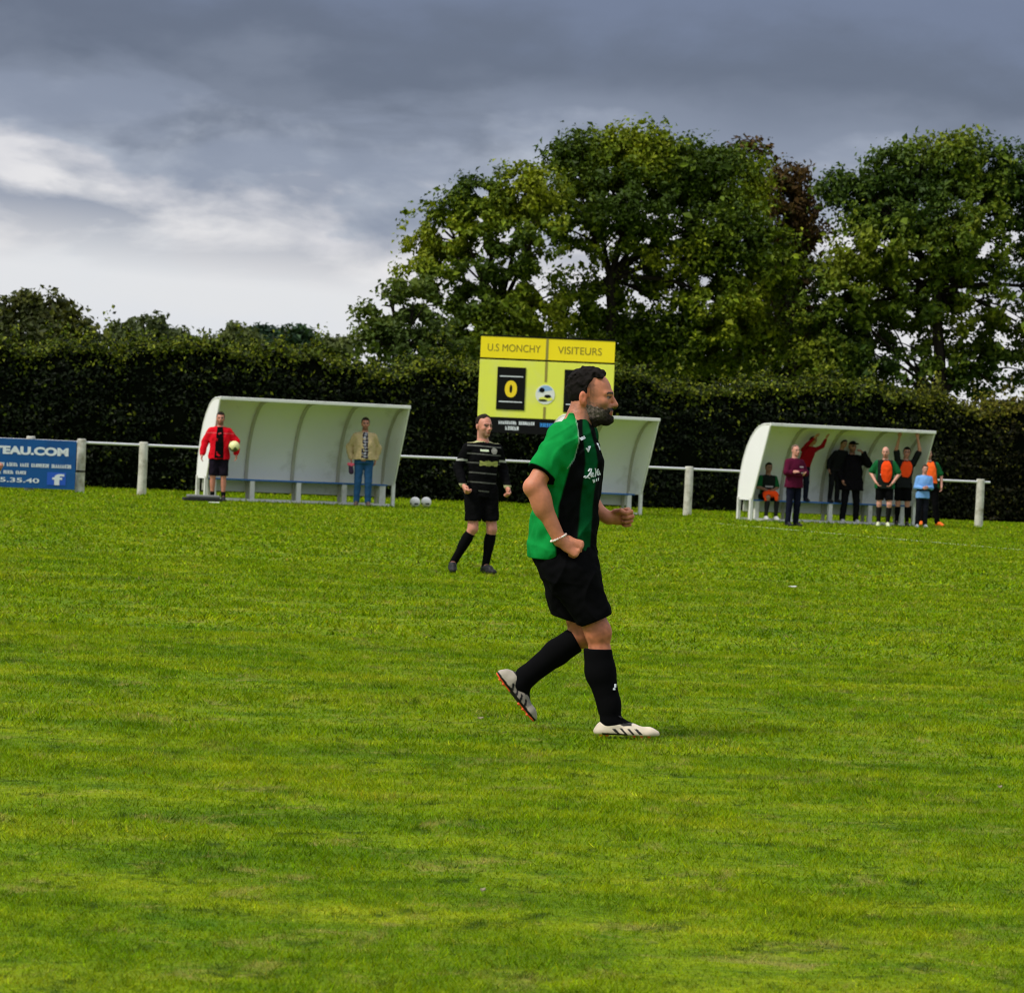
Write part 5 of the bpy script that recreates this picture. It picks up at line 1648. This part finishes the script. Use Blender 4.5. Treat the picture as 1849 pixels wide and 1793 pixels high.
# low grey case beside the man in red
cse = ground(365, 906)
kr = empty('equipment_case', (cse.x, cse.y, 0), .25)
tag(kr, 'low flat grey and black case on the grass by the left dugout', 'case')
MB().box((-.38, -.16, .015), (.38, .16, .075)).build('base', MATS['strap'], kr, bevel=.012)
MB().box((-.30, -.14, .078), (.34, .15, .135)).build('lid', MATS['grey_case'], kr, bevel=.02)
MB().tube([(-.06, -.17, .05), (-.05, -.20, .055), (.05, -.20, .055), (.06, -.17, .05)], .010, 8).build('handle', MATS['strap'], kr, smooth=True)
bk = ground(386, 910)
o = MB().add([(-.10, -.07, .006), (.11, -.06, .006), (.10, .06, .010), (-.09, .07, .006), (-.10, -.07, .016), (.11, -.06, .014), (.10, .06, .020), (-.09, .07, .016)],
    [(0, 3, 2, 1), (4, 5, 6, 7), (0, 1, 5, 4), (1, 2, 6, 5), (2, 3, 7, 6), (3, 0, 4, 7)]).build('clipboard', MATS['paper'], None, loc=(bk.x, bk.y, .02))
tag(o, 'white sheet lying on the grass in front of the grey case', 'paper')

# ================================================================ people by the right dugout
G2 = 'people at the right dugout'
ORANGE = (.90, .075, .012)
GRN = (.010, .10, .030)
def green_kit(V):
    C = np.tile(np.array((.012, .016, .014)), (len(V), 1))
    C[np.abs(V[:, 0]) > .165] = GRN
    C[(np.abs(V[:, 2] - 1.16) < .012) & (V[:, 1] < 0) & (np.abs(V[:, 0]) < .11)] = (.45, .45, .45)
    return C
def bench_pos(x, d=.25):
    return dug(D2, x, d)
# seated substitute
b0 = bench_pos(0.47, .26)
def sub_kit(V):
    C = green_kit(V)
    C[(np.abs(V[:, 2] - .80) < .02) & (V[:, 1] < 0) & (np.abs(V[:, 0]) < .10)] = (.4, .4, .4)
    return C
make_person('seated substitute in dark green with an orange bib across his lap', (b0.x, b0.y, .02), 1.62, .30, dz=-.405,
    J=dict(hipL=(.09, .02, .565), hipR=(-.09, .02, .565), kneeL=(.12, -.40, .545), kneeR=(-.12, -.40, .545), ankL=(.11, -.36, .085), ankR=(-.12, -.32, .085), toeL=(.12, -.54, .03), toeR=(-.14, -.50, .03),
           elL=(.25, -.02, .78), elR=(-.25, -.02, .78), wrL=(.06, -.26, .72), wrR=(-.06, -.25, .70)), lean=(0, -.10), skin=(.30, .15, .10),
    top=dict(col=sub_kit, sleeve='short', hem=.86), bottom=dict(col=BLACK, length='short', to=.85), socks=dict(col=(.02, .02, .02), **{'from': .15}), shoes=(.5, .5, .5), hair=((.01, .008, .008), 'short'), group=G2)
lap = piece('folded_bib', [('u', ell((0, 0, 0), (.17, .15, .085)), .02), ('u', cap((-.12, -.13, -.03), (-.11, -.15, -.13), .05, .035), .04), ('u', cap((.11, -.13, -.03), (.12, -.15, -.12), .05, .03), .04),
      ('f', lambda x, y, z, F: F + .014*nz(x, y, z, 28, .4))], .011, 'cloth', None, ORANGE)
fv = Vector((math.sin(.30), -math.cos(.30), 0))
lap.location = Vector((b0.x, b0.y, .59)) + fv*.24
tag(lap, 'crumpled orange bib lying on the lap of the seated substitute', 'bib')
# man in maroon
P = ground(1430, 950)
def maroon(V):
    C = np.tile(np.array((.075, .007, .024)), (len(V), 1))
    C[(np.abs(V[:, 2] - 1.30) < .014) & (V[:, 1] < 0) & (V[:, 0] > 0.02) & (V[:, 0] < .16)] = (.5, .4, .42)
    C[(np.abs(V[:, 2] - 1.17) < .012) & (V[:, 1] < -.1) & (V[:, 0] > 0.0) & (V[:, 0] < .14)] = (.5, .4, .42)
    return C
make_person('man in a maroon sweatshirt with folded arms standing in front of the right dugout', (P.x, P.y, 0), 1.65, .55,
    J=dict(elL=(.26, -.06, 1.17), elR=(-.26, -.06, 1.17), wrL=(-.02, -.21, 1.19), wrR=(.03, -.19, 1.13), ankL=(.13, .05, .085), ankR=(-.13, .0, .085)), skin=(.55, .25, .18),
    top=dict(col=maroon, sleeve='long', hem=.84, puff=.028, name='sweatshirt'), bottom=dict(col=(.008, .009, .020), length='long'), shoes=(.01, .01, .015), hair=((.16, .11, .08), 'receding'),
    hands=dict(L=dict(d=(-1, -.1, .1), n=(0, .6, -.6)), R=dict(d=(1, -.1, .2), n=(0, .6, .6))), group=G2, girth=1.08)
# boy in red up on the bench
b1 = bench_pos(1.28, .14)
make_person('boy in a red shirt standing on the bench reaching up to the dugout roof', (b1.x, b1.y, .455), 1.48, .35,
    J=dict(elL=(.27, -.12, 1.50), elR=(-.20, -.16, 1.52), wrL=(.26, -.20, 1.73), wrR=(-.10, -.24, 1.74), hipL=(.08, 0, .93)), lean=(.12, -.45), skin=(.42, .20, .13),
    top=dict(col=(.26, .006, .012), sleeve='long', hem=.90, puff=.016, to=.8), bottom=dict(col=(.010, .012, .022), length='long'), shoes=(.02, .02, .03), hair=((.012, .010, .009), 'short'), head_yaw=.6, group=G2,
    hands=dict(L=dict(n=(0, -1, 0)), R=dict(n=(0, -1, 0))))
# man in a long black coat and a dark boy behind him
P = ground(1533, 946)
make_person('large man dressed all in black with a cap and white shoes shading his eyes', (P.x, P.y, 0), 1.82, .25,
    J=dict(elL=(.33, -.12, 1.30), wrL=(.16, -.26, 1.52), elR=(-.28, .03, 1.17), wrR=(-.24, -.08, .95), ankL=(.16, .03, .085), ankR=(-.15, .03, .085), kneeL=(.14, -.01, .50), kneeR=(-.13, -.01, .50)), skin=(.48, .22, .15),
    top=dict(col=(.007, .006, .008), sleeve='long', hem=.72, puff=.040, name='coat', amp=.012), bottom=dict(col=(.008, .008, .010), length='long'), shoes=(.66, .66, .64), hair=((.008, .008, .010), 'cap'), beard=(.04, .03, .025),
    hands=dict(L=dict(d=(-.75, -.1, .5), n=(0, .5, -.7))), group=G2, girth=1.22)
b2 = bench_pos(2.08, .16)
make_person('dark haired boy in black standing on the bench behind the large man in black', (b2.x, b2.y, .455), 1.42, .5, lean=(.05, -.42), skin=(.30, .15, .10),
    top=dict(col=(.010, .010, .012), sleeve='long', hem=.85), bottom=dict(col=(.010, .010, .012), length='long'), shoes=(.02, .02, .02), hair=((.008, .007, .007), 'short'), group=G2)
# bald man, bib round his neck
P = ground(1594, 951)
make_person('bald man in dark green with a long orange bib hanging from his neck', (P.x, P.y, 0), 1.72, -.10,
    J=dict(elL=(.31, -.02, 1.18), wrL=(.17, -.20, .98), elR=(-.31, -.0, 1.18), wrR=(-.20, -.20, .98), ankL=(.10, .02, .085), ankR=(-.10, .04, .085), kneeL=(.12, -.06, .50)), lean=(-.02, -.12), skin=(.60, .29, .21),
    top=dict(col=green_kit, sleeve='short', hem=.84, puff=.022), bib=dict(col=ORANGE, hem=.98, oval=(.03, 1.24, .125, .27), puff=.045), bottom=dict(col=BLACK, length='short', to=.80), socks=dict(col=(.012, .012, .012), **{'from': .14}),
    shoes=(.62, .66, .42), hair=((.12, .08, .06), 'bald'), beard=(.20, .12, .09), head_yaw=-.1, group=G2, hands=dict(L=dict(d=(-.5, -.3, -.6)), R=dict(d=(.5, -.3, -.6))), girth=1.1)
# man hanging on the roof edge
P = dug(D2, 3.5, -.38)
rh = at(1603, 788, P.y - .1)
make_person('man in an orange bib with both arms raised to the roof edge of the dugout', (P.x, P.y, 0), 1.74, -.05,
    J=dict(shL=(.175, .0, 1.43), shR=(-.175, .0, 1.43), elL=(.27, -.13, 1.72), elR=(-.25, -.13, 1.72), wrL=(.19, -.25, 1.98), wrR=(-.22, -.25, 1.98)), lean=(.06, .03), skin=(.50, .23, .16),
    top=dict(col=(.014, .016, .016), sleeve='short', hem=.86), bib=dict(col=ORANGE, hem=1.10, oval=(.02, 1.30, .135, .22), puff=.040), bottom=dict(col=BLACK, length='short', to=.84), socks=dict(col=BLACK, **{'from': .14}), shoes=(.02, .02, .02),
    hair=((.012, .009, .008), 'short'), group=G2, hands=dict(L=dict(n=(0, .9, -.1), curl=(1.0, .8)), R=dict(n=(0, .9, -.1), curl=(1.0, .8))))
# man at the right end, orange boots
P = ground(1676, 949)
make_person('man in orange bib and orange shoes behind the child at the dugout end', (P.x, P.y, 0), 1.74, -.05,
    J=dict(elL=(.27, .03, 1.17), elR=(-.28, .03, 1.17), wrL=(.26, -.06, .93), wrR=(-.28, -.04, .92), ankL=(.20, .0, .085), ankR=(-.16, .0, .085), kneeL=(.14, -.02, .5), kneeR=(-.12, -.02, .5), toeL=(.33, -.10, .025)), lean=(-.10, 0), skin=(.52, .25, .18),
    top=dict(col=green_kit, sleeve='short', hem=.88, puff=.02), bib=dict(col=(.90, .13, .02), hem=.98, puff=.040), bottom=dict(col=BLACK, length='long', name='tracksuit_trousers'), shoes=(.88, .16, .015),
    hair=((.05, .035, .025), 'receding'), beard=(.18, .10, .07), group=G2, girth=1.05)
# child
P = ground(1663, 953)
def child_top(V):
    C = np.tile(np.array((.17, .36, .72)), (len(V), 1))
    C[(np.abs(V[:, 2] - 1.06) < .03) & (np.abs(V[:, 0]) < .2)] = (.015, .018, .035)
    return C
make_person('child in a light blue top in front of the man with orange shoes', (P.x, P.y, 0), 1.37, .10,
    J=dict(elL=(.22, -.03, 1.13), elR=(-.22, -.03, 1.13), wrL=(.09, -.22, 1.14), wrR=(-.08, -.22, 1.12)), lean=(.06, 0), skin=(.50, .24, .17), top=dict(col=child_top, sleeve='long', hem=.83, puff=.020, name='jacket'),
    bottom=dict(col=(.010, .011, .016), length='long'), shoes=(.66, .67, .68), hair=((.045, .026, .016), 'short'), group=G2)

# ================================================================ team-mate cut off by the left edge
hL = at(-1, 846, 25.7)
make_person('player cut off by the left edge, only his hand and shoe tip showing', (hL.x - .345, 25.7, 0), 1.78, 0.0,
    J=dict(elL=(.27, .0, 1.18), wrL=(.30, -.08, 1.0), ankL=(.20, .03, .085), kneeL=(.15, -.02, .5), toeL=(.345, -.08, .028)), skin=(.52, .21, .14), top=dict(col=(.010, .10, .030), sleeve='short', hem=.86), bottom=dict(col=BLACK, length='short'), socks=dict(col=BLACK),
    shoes=(.7, .7, .66), hair=((.02, .015, .012), 'short'), h=.010, hands=dict(L=dict(d=(.75, -.2, -.35), n=(-.3, -.9, -.3), curl=(1.1, 1.2))))

# ================================================================ small pale scraps on the grass
for px, py, r, lab in ((1432, 1062, .041, 'white scrap of paper far out on the grass between the player and the right dugout'), (868, 1303, .014, 'small pale leaf on the grass left of the rear boot'), (872, 1617, .008, 'tiny pale leaf on the grass in the lower middle of the foreground'),
                       (1806, 1428, .009, 'small pale leaf on the grass near the right edge')):
    p = ground(px, py)
    mb = MB()
    n = 7
    top = [(r*math.cos(2*math.pi*i/n)*(1.3 if i % 2 else .9), .7*r*math.sin(2*math.pi*i/n), .020 + .005*math.sin(i*2.1)) for i in range(n)]
    mb.add(top + [(x, y, z - .003) for x, y, z in top], [tuple(range(n)), tuple(range(2*n-1, n-1, -1))] + [(i, n+i, n+(i+1) % n, (i+1) % n) for i in range(n)])
    o = mb.build('paper_scrap' if r > .04 else 'fallen_leaf', MATS['paper' if r > .04 else 'dry_leaf'], None, loc=(p.x, p.y, 0))
    tag(o, lab, 'litter' if r > .04 else 'leaf')
